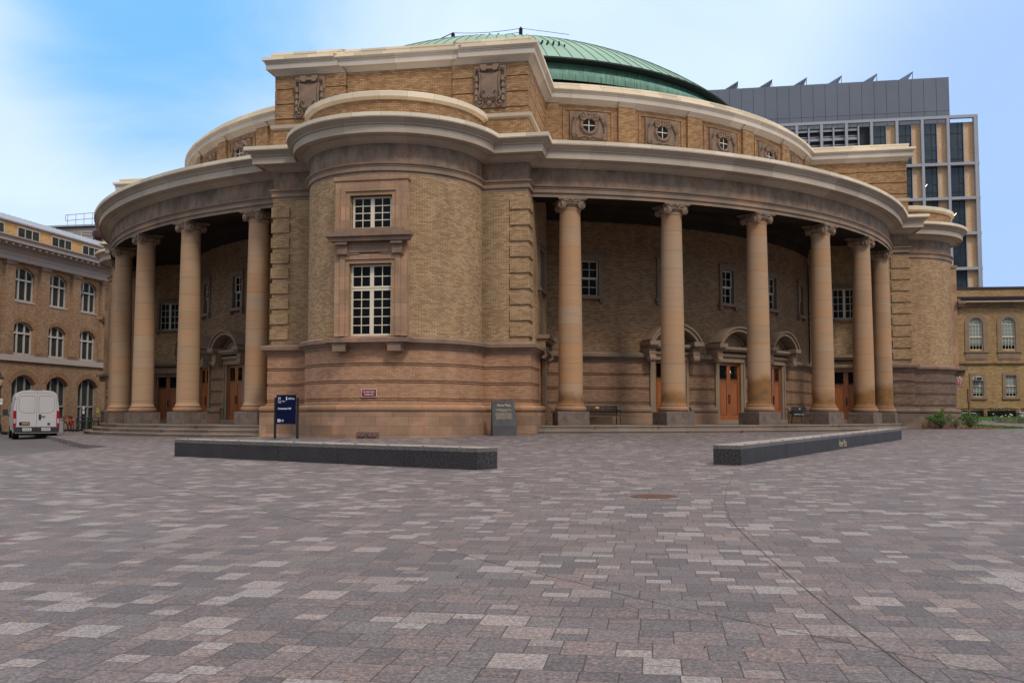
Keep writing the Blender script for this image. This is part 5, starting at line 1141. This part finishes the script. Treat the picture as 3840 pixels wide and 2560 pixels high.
# fire sign and hose connections on the turret
TX, TY = hw(0, -24)
def on_turret(a, r): return TX + r * sin(a), TY - r * cos(a)
x, y = on_turret(-.156, 3.655); fs = thing('fire_department_sign', 'small red sign reading FIRE DEPARTMENT CONNECTION on the turret base', 'sign', (x, y, .71), -.156)
b = MB(); b.box(-.29, .29, -.012, .0, 0, .29); b.build('border', MT['letter'], fs); b = MB(); b.box(-.275, .275, -.016, -.012, .015, .275); rp_ = b.build('red_panel', plain('sign_red', (.22, .004, .008), .45), fs)
text('lettering', 'FIRE DEPARTMENT', .062, MT['letter'], fs, (0, -.018, .165), align='CENTER', bold=True, sx=.88); text('lettering', 'CONNECTION', .062, MT['letter'], fs, (0, -.018, .072), align='CENTER', bold=True, sx=.88)
MT['capred'] = plain('red_cap', (.42, .05, .05), .45)
for a, lab in ((-.204, 'left steel box with two red hose caps low on the turret plinth'), (-.094, 'right steel box with two red hose caps low on the turret plinth')):
    x, y = on_turret(a, 3.86); t = thing('hose_connection', lab, 'hose connection', (x, y, -.80), a, 'fire hose connections on the turret plinth')
    b = MB(); b.bbox(-.19, .19, -.06, .04, 0, .24, .01); b.build('box', plain('grey_green_box', (.10, .095, .075), .6), t)
    for s in (-.09, .075): b = MB(); b.cyl((s, -.16, .12), (s, -.05, .12), .045, n=14); b.cyl((s - .05, -.13, .12), (s + .05, -.13, .12), .012, n=6); b.build('cap', MT['capred'], t)

# white van seen from behind (rear face at y=0, nose towards +y)
vz = G(-24.6, 48) - .13; van = thing('delivery_van', 'white panel van parked by the kerb on the left, seen from behind', 'van', (-23.55, 47.6, vz), radians(30))
MT['vwhite'] = plain('white_van_paint', (.52, .49, .48), .35, var=.03, scale=1.0); MT['vglass'] = MT['glass']; MT['dkplastic'] = plain('dark_plastic', (.02, .02, .022), .6)
half = [(.99, .42), (1.0, .62), (1.03, .85), (1.035, 1.1), (1.02, 1.4), (.985, 1.75), (.94, 2.05), (.90, 2.2), (.82, 2.32), (.68, 2.39), (.35, 2.43), (0, 2.44)]
sec = [(y_, s_, zc) for y_, s_, zc in ((0.0, .985, 0), (.03, .997, 0), (.1, 1, 0), (3.9, 1, 0))]
b = MB(); rings = []
def ring_at(y, sc, hfun=lambda z: z): H = [(x * sc, y, hfun(z)) for x, z in half]; return [(-x, yy_, z) for x, yy_, z in H] + H[::-1][1:]
rings = [ring_at(0, .975), ring_at(.02, .992), ring_at(.08, 1), ring_at(3.7, 1), ring_at(4.15, .985, lambda z: z if z < 1.5 else 1.5 + (z - 1.5) * .9), ring_at(4.9, .97, lambda z: z if z < 1.3 else 1.3 + (z - 1.3) * .35), ring_at(5.5, .93, lambda z: z if z < .9 else .9 + (z - .9) * .18), ring_at(5.62, .8, lambda z: .5 + (z - .42) * .3)]
for A, B_ in zip(rings, rings[1:]):
    for k in range(len(A) - 1): b.add([A[k], B_[k], B_[k + 1], A[k + 1]])
b.add(rings[0][::-1] if False else rings[0]); b.add(rings[-1][::-1]); b.build('body', MT['vwhite'], van, smooth=40)
b = MB(); b.box(-.006, .006, -.006, .01, .62, 2.30)
for s in (-1, 1):     # pressed window outlines and door edges
    pts = [(s * .09, -.004, 1.30), (s * .09, -.004, 2.12), (s * .16, -.004, 2.16), (s * .70, -.004, 2.14), (s * .77, -.004, 2.04), (s * .80, -.004, 1.55), (s * .76, -.004, 1.42), (s * .62, -.004, 1.32)]; b.tube(pts, .007, 4, closed=True)
    b.tube([(s * .885, -.002, .66), (s * .90, -.002, 1.6), (s * .85, -.002, 2.1), (s * .72, -.002, 2.28), (0, -.002, 2.31)], .006, 4)
    b.box(s * .96 - .03, s * .96 + .03, -.03, .0, 1.98, 2.02); b.box(s * .95 - .03, s * .95 + .03, -.02, 0, .60, .66)
b.build('door_seams', plain('seam_grey', (.13, .12, .12), .6), van)
for s in (-1, 1):
    b = MB(); x0, x1 = sorted((s * .90, s * 1.035)); b.bbox(x0, x1, -.035, .12, .62, 1.42, .02); tl = b.build('tail_light', plain('tail_light_red', (.32, .006, .012), .25), van)
    c = MB(); c.box(x0 + .02, x1 - .02, -.04, -.03, .80, 1.02); c.build('clear_lens', plain('clear_lens', (.45, .38, .38), .2), tl)
b = MB(); b.bbox(-1.02, 1.02, -.14, .3, .42, .62, .03); b.box(-.98, .98, -.17, -.02, .30, .42); bp = b.build('rear_bumper', MT['dkplastic'], van); b = MB(); b.bbox(.92, 1.045, -.12, .5, .36, .58, .02); b.bbox(-1.045, -.92, -.12, .5, .36, .58, .02)
b.build('bumper_corner', plain('grey_corner', (.25, .24, .24), .5), van); b = MB(); b.box(-.95, .95, -.175, -.165, .31, .33); b.build('bumper_trim', MT['greypaint'], van)
for x, w_, z, m_, s_ in ((-.42, .40, .49, MT['whitepaint'], ''), (.42, .40, .50, MT['whitepaint'], 'AM-94478')):
    b = MB(); b.box(x - w_ / 2, x + w_ / 2, -.15, -.142, z - .075, z + .075); o = b.build('number_plate', m_, van)
    if s_: text('plate_lettering', s_, .1, MT['black'], o, (x, -.152, z - .035), align='CENTER', sx=.75)
    else: c = MB(); [c.box(x - .15 + .08 * k, x - .11 + .08 * k, -.152, -.149, z - .03, z + .02) for k in range(4)]; c.build('plate_lettering', MT['black'], o)
b = MB(); b.box(-.76, -.30, -.02, -.0, .70, .86); o = b.build('warning_plate', MT['navy'], van); c = MB(); c.box(-.66, -.33, -.024, -.02, .73, .83); c.build('yellow_field', plain('dull_yellow', (.30, .2, .08), .5), o)
b = MB(); b.bbox(.09, .20, -.035, 0, .98, 1.24, .015); b.box(.20, .38, -.05, -.03, 1.12, 1.15); b.build('door_handle', MT['dkplastic'], van)
b = MB(); b.lathe([(.0, 0), (.001, 0)], 4) if False else b.cyl((.55, -.012, .76), (.55, 0, .76), .07, n=16); o = b.build('badge', plain('badge_grey', (.12, .12, .13), .3, .6), van); o.scale = (1, 1, 1)
b = MB(); b.bbox(-.22, .22, -.0, .1, 2.40, 2.45, .01); o = b.build('high_brake_light', plain('dim_red', (.16, .02, .02), .4), van)
for s in (-1, 1):
    for y_ in (1.05, 4.55):
        b = MB(); x0, x1 = s * .72, s * 1.0; b.cyl((x0, y_, .34), (x1, y_, .34), .34, n=24); wl = b.build('wheel', MT['rubber'], van, smooth=40); c = MB(); c.cyl((s * 1.0, y_, .34), (s * 1.012, y_, .34), .2, .16, n=18); c.build('rim', plain('rusty_rim', (.16, .10, .06), .6, .3), wl)
    b = MB(); b.bbox(min(s * 1.10, s * 1.34), max(s * 1.10, s * 1.34), 4.2, 4.32, 1.18, 1.52, .03); b.tube([(s * .98, 4.28, 1.15), (s * 1.15, 4.26, 1.22)], .035, 6); b.build('wing_mirror', MT['dkplastic'], van)
    b = MB(); x = s * 1.0; b.add([(s * 1.02, 3.3, 1.45), (s * 1.02, 4.1, 1.4), (s * .95, 3.95, 2.0), (s * .95, 3.3, 2.02)]); b.build('cab_window', MT['vglass'], van)
b = MB(); b.box(-.7, .7, .1, 4.9, .22, .45); b.cyl((-.6, .9, .3), (.6, .9, .3), .1, n=10); b.build('underbody', MT['dkplastic'], van)
b = MB(); b.tube([(-.95, 3.6, 1.95), (-1.15, 3.4, 1.7), (-1.25, 3.3, 1.35)], .012, 5); b.build('aerial', MT['dkplastic'], van)

# old street lamp at the left edge
lx, ly = -33.92, 63.5; gz = G(lx, ly) + .0; t = thing('street_lamp', 'black cast street lamp with a cream lantern and small parking signs at the left edge', 'street lamp', (lx, ly, gz))
b = MB(); b.lathe([(.62, 0), (.62, .06), (.26, .08), (.24, .12)], 20); b.lathe([(.24, .12), (.2, .5), (.13, .6), (.12, 1.1), (.08, 1.2), (.065, 2.9), (.1, 2.95), (.1, 3.0), (.06, 3.02)], 14); b.build('post', MT['black'], t, smooth=40)
b = MB(); b.lathe([(.10, 3.0), (.17, 3.08), (.20, 3.3), (.19, 3.55), (.17, 3.58)], 14); b.build('lantern_glass', plain('cream_lantern', (.42, .30, .16), .4), t, smooth=40); b = MB(); b.lathe([(.23, 3.56), (.24, 3.62), (.13, 3.74), (.07, 3.8), (.06, 3.9), (.03, 3.98), (0, 4.02)], 14); b.lathe([(.05, 2.98), (.18, 3.04), (.17, 3.1)], 14); b.build('lantern_cap', MT['black'], t, smooth=30)
b = MB(); b.box(-.02, .28, -.12, -.1, 2.08, 2.24); b.box(-.02, .28, -.12, -.1, 1.86, 2.04); pl = b.build('parking_sign', MT['letter'], t); c = MB(); c.box(.08, .2, -.125, -.12, 2.15, 2.17); c.build('lettering', MT['black'], pl)
# bicycles
def bicycle(label, loc, rz, red):
    t = thing('bicycle', label, 'bicycle', loc, rz, 'parked bicycles'); fm = plain('red_bike_paint', (.42, .012, .008), .35) if red else MT['black']
    for x in (-.52, .52):
        b = MB(); b.tube([(x + .33 * cos(a), 0, .35 + .33 * sin(a)) for a in [2 * pi * k / 24 for k in range(24)]], .02 + .006 * red, 6, closed=True); wl = b.build('wheel', MT['rubber'], t)
        c = MB(); [c.tube([(x, 0, .35), (x + .32 * cos(a), 0, .35 + .32 * sin(a))], .004, 3) for a in [2 * pi * k / 12 for k in range(12)]]; c.cyl((x, -.04, .35), (x, .04, .35), .025, n=8); c.build('spokes', MT['steel'], wl)
    b = MB(); r = .026 if red else .018
    for pts in (((-.52, 0, .35), (-.1, 0, .3)), ((-.1, 0, .3), (-.22, 0, .85)), ((-.1, 0, .3), (.38, 0, .78)), ((.38, 0, .92), (.42, 0, .7), (.52, 0, .35)), ((-.52, 0, .35), (-.18, 0, .7))) + (() if red else (((-.2, 0, .8), (.38, 0, .86)),)): b.tube(pts, r, 6)
    if red:
        for x in (-.52, .52): b.tube([(x + .38 * cos(a), 0, .35 + .38 * sin(a)) for a in [pi * (.1 + .8 * k / 10) for k in range(11)]], .016, 4)
        b.box(.44, .62, -.11, .11, .84, .97)
    b.build('frame', fm, t)
    b = MB(); b.tube([(.30, -.28, 1.0), (.38, -.1, 1.03), (.38, .1, 1.03), (.30, .28, 1.0)], .015, 5); b.tube([(.38, 0, .9), (.38, 0, 1.03)], .015, 5); b.build('handlebar', MT['black'], t); b = MB(); b.sphere((-.24, 0, .92), .09, 10, 6, sc=(1.5, .8, .45)); b.tube([(-.22, 0, .8), (-.24, 0, .9)], .014, 5); b.build('saddle', MT['black'], t)
for px, z_, rz, red, lab in ((-28.75, 60.6, 1.1, True, 'red hire bicycle nearest the van, handlebar basket showing above its dock'), (-27.7, 60.4, 2.15, True, 'red hire bicycle with a full chain guard, right of the grey dock'), (-27.05, 61.0, .75, False, 'black bicycle at the right end of the parked row')):
    bicycle(lab, (px, z_, G(px, z_)), rz, red)
t = thing('bike_dock', 'grey bicycle hire dock post beside the van', 'bike dock', (-28.05, 59.9, G(-28, 60))); b = MB(); b.bbox(-.12, .12, -.1, .1, 0, .78, .03); b.build('post', MT['greypaint'], t); b = MB(); b.bbox(-.16, .16, -.13, .1, .78, .86, .02); b.build('cap', MT['steel'], t)
b = MB(); P = [LW(5.0, 2.4), LW(8.8, 2.4)]; rl = thing('ramp_railing', 'black railing of the entrance ramp by the left building door', 'railing', (P[0][0], P[0][1], G(*P[0])), pi / 2 - DL)
for z in (.12, .75, .98): b.tube([(0, 0, z), (3.9, 0, z)], .03, 5)
for k in range(33): b.tube([(.12 * k, 0, .12), (.12 * k, 0, .72)], .014, 4)
b.build('bars', MT['black'], rl)
for k in range(4): b = MB(); b.tube([(1.3 * k, 0, 0), (1.3 * k, 0, 1.0)], .035, 6); b.build('post', MT['black'], rl)
b = MB(); b.box(-.1, 4.2, .05, 1.6, -.2, .12); b.build('ramp', MT['black'], rl)
x, y = LW(9.4, 2.2); b = MB(); b.bbox(-.08, .08, -.06, .06, 0, .45, .01, 1); b.bbox(-.06, .06, -.05, .05, .45, 1.15, .01, 0); o = b.build('red_marker_post', [plain('marker_red', (.5, .02, .03), .5), MT['black']], loc=(x, y, G(x, y))); tag(o, 'short red and black marker post at the end of the ramp railing', 'post')
x, y = LW(10.95, .02); b = MB(); b.box(-.12, .12, -.02, 0, 0, .42); o = b.build('yellow_wall_sign', plain('sign_yellow', (.65, .62, .02), .5), loc=(x, y, .28), rz=pi / 2 - DL); c = MB(); [c.box(-.05, .05, -.024, -.02, .06 + .1 * k, .12 + .1 * k) for k in range(4)]; c.build('lettering', MT['black'], o); tag(o, 'small yellow notice on the brick wall by the ramp', 'sign')
x, y = LW(9.3, .05)
o = None
for u, z, h in ((9.45, .55, .22), (9.45, .20, .28)):
    x, y = LW(u, -.2); b = MB(); b.box(-.12, .12, -.02, 0, 0, h); q = b.build('paper_notice', MT['letter'], loc=(x, y, z), rz=pi / 2 - DL); tag(q, ('upper' if z > .3 else 'lower') + ' white paper notice on the glass door beside the ramp', 'notice', 'paper notices on the glass door')

# ---------------------------------------------------------------- planting
def leafm(name, c, var=.45):
    m, t, b = mat(name); g = N(t, 'ShaderNodeTexCoord').outputs['Object']; t.links.new(ramp(t, noise(t, g, 7, 3), [(.3, tuple(x * (1 - var) for x in c)), (.7, tuple(x * (1 + var) for x in c))]), b.inputs[0]); b.inputs['Roughness'].default_value = .6; return m
MT['leaf'] = leafm('spring_leaf', (.085, .17, .03)); MT['yew'] = leafm('dark_yew_leaf', (.010, .024, .008)); MT['twig'] = plain('brown_twig', (.10, .06, .04), .9); MT['bedleaf'] = leafm('bed_foliage', (.11, .15, .045)); MT['bluegreen'] = leafm('blue_green_leaf', (.03, .085, .055))
def leaf(b, p, s, rnd, m=0):
    d = Vector((rnd.uniform(-1, 1), rnd.uniform(-1, 1), rnd.uniform(-.3, 1))).normalized(); e = d.orthogonal().normalized(); e.rotate(Matrix.Rotation(rnd.uniform(0, 6.3), 3, d)); p = Vector(p); f_ = e * s; g = d.cross(e) * s * .5
    b.add([p - f_, p - g, p + f_, p + g], None, m)
def shrub(label, loc, W_, H_, nst, nl, seed, group='shrubs in the bark mulch'):
    rnd = random.Random(seed); t = thing('shrub', label, 'shrub', loc, 0, group); tips = []; b = MB()
    for k in range(nst):
        a = rnd.uniform(0, 2 * pi); r = rnd.uniform(.1, 1) * W_; h = H_ * (1 - .45 * (r / W_) ** 2) * rnd.uniform(.75, 1.05); pts = [Vector((0, 0, 0)), Vector((r * .35 * cos(a), r * .35 * sin(a), h * .5)), Vector((r * .8 * cos(a), r * .8 * sin(a), h * .85)), Vector((r * cos(a), r * sin(a), h))]; b.tube(pts, .012, 4, r2=.004); tips.append(pts)
    b.build('stems', MT['twig'], t, merge=False); b = MB()
    for k in range(nl):
        pts = rnd.choice(tips); i = rnd.choice((0, 1, 1, 2, 2)); q = pts[i].lerp(pts[i + 1], rnd.random()); 
        if q.z < H_ * .15: continue
        leaf(b, q + Vector((rnd.gauss(0, .06), rnd.gauss(0, .06), rnd.gauss(0, .05))), rnd.uniform(.022, .048), rnd)
    b.build('foliage', MT['leaf'], t, merge=False)
shrub('larger bright green shrub in the mulch in front of the right turret', (24.15, 54.05, G(24.15, 54.05)), .95, 1.15, 30, 2400, 1)
shrub('narrower green shrub at the corner of the right turret, beside the wooden stake', (26.0, 54.6, G(26, 54.6)), .62, 1.05, 22, 1500, 2)
shrub('low leafy shrub close against the right turret plinth', (25.2, 54.6, G(25, 54.6)), .5, .7, 14, 260, 3)
def hedge(label, x0, x1, seed):
    rnd = random.Random(seed); cx = (x0 + x1) / 2; c_, s_ = cos(-.1), sin(-.1); wx, wy = 38.4 + cx * c_ + .9 * s_ * 1, 72 + cx * s_ - .9 * c_; L = (x1 - x0) / 2
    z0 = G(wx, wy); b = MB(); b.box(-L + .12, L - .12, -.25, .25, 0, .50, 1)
    for k in range(int(1700 * L)):
        f_ = rnd.random(); x = rnd.uniform(-L, L); y = rnd.uniform(-.38, .38); z = rnd.uniform(.03, .64)
        if f_ < .5: y = -.36 + rnd.gauss(0, .035)
        elif f_ < .85: z = .62 + rnd.gauss(0, .03) + .03 * sin(x * 5)
        leaf(b, (x, y, z), rnd.uniform(.02, .04), rnd)
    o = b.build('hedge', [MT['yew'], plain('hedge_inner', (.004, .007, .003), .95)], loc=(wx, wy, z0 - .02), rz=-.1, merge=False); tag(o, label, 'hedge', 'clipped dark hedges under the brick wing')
hedge('clipped dark hedge nearest the round turret', -6.0, -3.22, 5); hedge('middle clipped dark hedge below the first pair of windows', -3.02, -.9, 6); hedge('clipped dark hedge at the right edge of the photo', -.62, 2.2, 7)
b = MB(); rnd = random.Random(9); k = 0
while k < 5200:
    x, y = rnd.uniform(31.5, 46), rnd.uniform(58.5, 66)
    if not inpoly(x, y, BED): continue
    k += 1; cl = sin(x * 2.1) * sin(y * 1.7 + x); h = .16 + .22 * rnd.random() + .12 * cl; z = G(x, y) + .04; a = rnd.uniform(0, 2 * pi); l = .10; w_ = .02
    b.add([(x - w_, y, z), (x + w_, y, z), (x + l * cos(a), y + l * sin(a), z + h)], None, 1 if (cl > .25 and rnd.random() < .7) else 0)
    if rnd.random() < .3: leaf(b, (x, y, z + h * .8), .05, rnd, 0)
tag(b.build('flower_bed_plants', [MT['bedleaf'], MT['bluegreen']], merge=False), kind='stuff', label='mixed leafy perennials filling the flower bed', cat='plants')
b = MB(); k = 0
while k < 130:
    x, y = rnd.uniform(31.5, 44), rnd.uniform(58.8, 65)
    if not inpoly(x, y, BED): continue
    k += 1; z = G(x, y) + .42 + rnd.uniform(-.06, .08); b.sphere((x, y, z), .045, 6, 4, sc=(1.2, 1, .7)); b.add([(x - .006, y, z - .35), (x + .006, y, z - .35), (x, y, z)], None, 1)
tag(b.build('white_blossoms', [plain('white_petal', (.75, .73, .6), .6), MT['bluegreen']], merge=False), kind='stuff', label='small white flowers dotted through the flower bed', cat='flowers')
# wooden stake, tube racks, pale bench, magnolia
px, py = 27.15, 57.0; b = MB(); b.bbox(-.06, .06, -.06, .06, -.1, 1.6, .01); b.bbox(-.085, .085, -.03, .08, 1.55, 2.3, .01); o = b.build('wooden_stake', plain('weathered_brown_wood', (.17, .09, .06), .85, var=.25, scale=6), loc=(px, py, G(px, py))); tag(o, 'weathered brown wooden post standing behind the small shrub', 'post')
for i, (x, y, rz, lab) in enumerate(((27.9, 61.6, .5, 'bent steel tube bicycle rack behind the wooden post'), (28.6, 60.6, .3, 'nearer bent steel tube bicycle rack beside the path'))):
    t = thing('tube_rack', lab, 'bicycle rack', (x, y, G(x, y)), rz, 'bent tube bicycle racks')
    for s in (-.35, .35): b = MB(); b.tube([(-.6, s, 0), (-.55, s, .62), (-.45, s, .74), (.45, s, .70), (.6, s, .55), (.62, s, 0)], .03, 6); b.build('hoop', MT['steel'], t)
    b = MB(); b.tube([(.6, -.35, .5), (.6, .35, .5)], .025, 6); b.build('crossbar', MT['steel'], t)
t = thing('pale_bench', 'pale grey backless bench at the right edge behind the flower bed', 'bench', (35.9, 67.2, G(35.9, 67.2)), -.1)
b = MB(); b.bbox(-.5, 1.6, -.3, .3, .42, .54, .02); b.build('seat', MT['alu'], t)
for s in (-.3, 1.4): b = MB(); b.box(s - .08, s + .08, -.25, .25, 0, .42); b.build('leg', MT['alu'], t)
mgx, mgy = 27.95, 62.3; t = thing('magnolia_tree', 'small magnolia with pink blossoms peeking out beside the right turret', 'tree', (mgx, mgy, G(mgx, mgy))); rnd = random.Random(12)
b = MB(); b.tube([(0, 0, 0), (.05, 0, .8), (0, 0, 1.4)], .09, 8, r2=.06); tips = []
for k in range(13):
    a = rnd.uniform(0, 2 * pi); z = rnd.uniform(.9, 1.5); r = rnd.uniform(.9, 1.5); p = [Vector((0, 0, z)), Vector((r * .5 * cos(a), r * .5 * sin(a), z + .8)), Vector((r * cos(a), r * sin(a), z + rnd.uniform(1.0, 2.0)))]; b.tube(p, .035, 5, r2=.01); tips.append(p)
b.build('trunk', MT['twig'], t); b = MB()
for k in range(300):
    p = rnd.choice(tips); q = p[1].lerp(p[2], rnd.uniform(.2, 1.05)) + Vector((rnd.gauss(0, .12), rnd.gauss(0, .12), rnd.gauss(0, .12))); b.sphere(q, .05, 6, 4, sc=(1, 1, 1.4), m=rnd.choice((0, 0, 1)))
for k in range(200):
    p = rnd.choice(tips); q = p[1].lerp(p[2], rnd.uniform(0, 1)) + Vector((rnd.gauss(0, .12), rnd.gauss(0, .12), rnd.gauss(0, .12))); leaf(b, q, .035, rnd, 2)
b.build('crown', [plain('pink_petal', (.55, .2, .32), .6), plain('pale_petal', (.7, .5, .5), .6), MT['leaf']], t, merge=False)
b = MB(); rnd = random.Random(4)
for (a, r, z, w_) in ((.34, 24.0, -.37, .10), (.45, 24.0, -.37, .06), (.60, 24.42, -.56, .12), (.72, 24.0, -.37, .05), (.86, 24.0, -.37, .07), (.88, 24.0, -.37, .05), (-.42, 24.0, -.37, .10), (-.50, 24.42, -.56, .08), (-.55, 24.0, -.37, .12), (-.63, 24.42, -.56, .06), (-.7, 24.0, -.37, .06)):
    for k in range(3):
        aa = a + rnd.uniform(-.004, .004); x, y = (r + .003) * sin(aa), -(r + .003) * cos(aa); c_, s_ = cos(aa) * w_ * .5 * rnd.random(), sin(aa) * w_ * .5 * rnd.random(); h = rnd.uniform(.07, .15)
        b.add([(x - c_, y - s_, z - .01 - h), (x + c_ * .7, y + s_ * .7, z - .01 - h * .8), (x + c_, y + s_, z - .01), (x - c_, y - s_, z - .01)])
b.build('rust_stain', plain('rust_stain', (.14, .05, .02), .95), hall)
# small marks and litter on the paving
b = MB(); 
for (x, y, l, a, m_) in ((.70, 14.16, .16, .1, 0), (.76, 14.2, .1, .7, 0), (-4.25, 8.14, .22, .05, 0)):
    z = G(x, y) + .004; c_, s_ = cos(a) * l / 2, sin(a) * l / 2; b.add([(x - c_, y - s_ - .008, z), (x + c_, y + s_ - .008, z), (x + c_, y + s_ + .008, z), (x - c_, y - s_ + .008, z)], None, m_)
tag(b.build('survey_paint_mark', plain('red_spray_paint', (.55, .03, .07), .7)), kind='structure')
rnd = random.Random(21); b = MB()
for k in range(90):
    y = 3.2 + 22 * rnd.random() ** 1.6; x = rnd.uniform(-.52, .52) * y; 
    leaf(b, (x, y, G(x, y) + .008), rnd.uniform(.004, .012), rnd, rnd.choice((0, 1)))
for k in range(160):
    y = rnd.uniform(32, 44); x = xb(y) - rnd.uniform(.02, .3); leaf(b, (x, y, G(x, y) - .11), rnd.uniform(.02, .04), rnd, 1)
tag(b.build('leaf_litter', [plain('yellow_fleck', (.45, .30, .08), .8), plain('brown_fleck', (.12, .06, .03), .9)], merge=False), kind='stuff', label='tiny dry leaves and specks scattered on the paving', cat='litter')
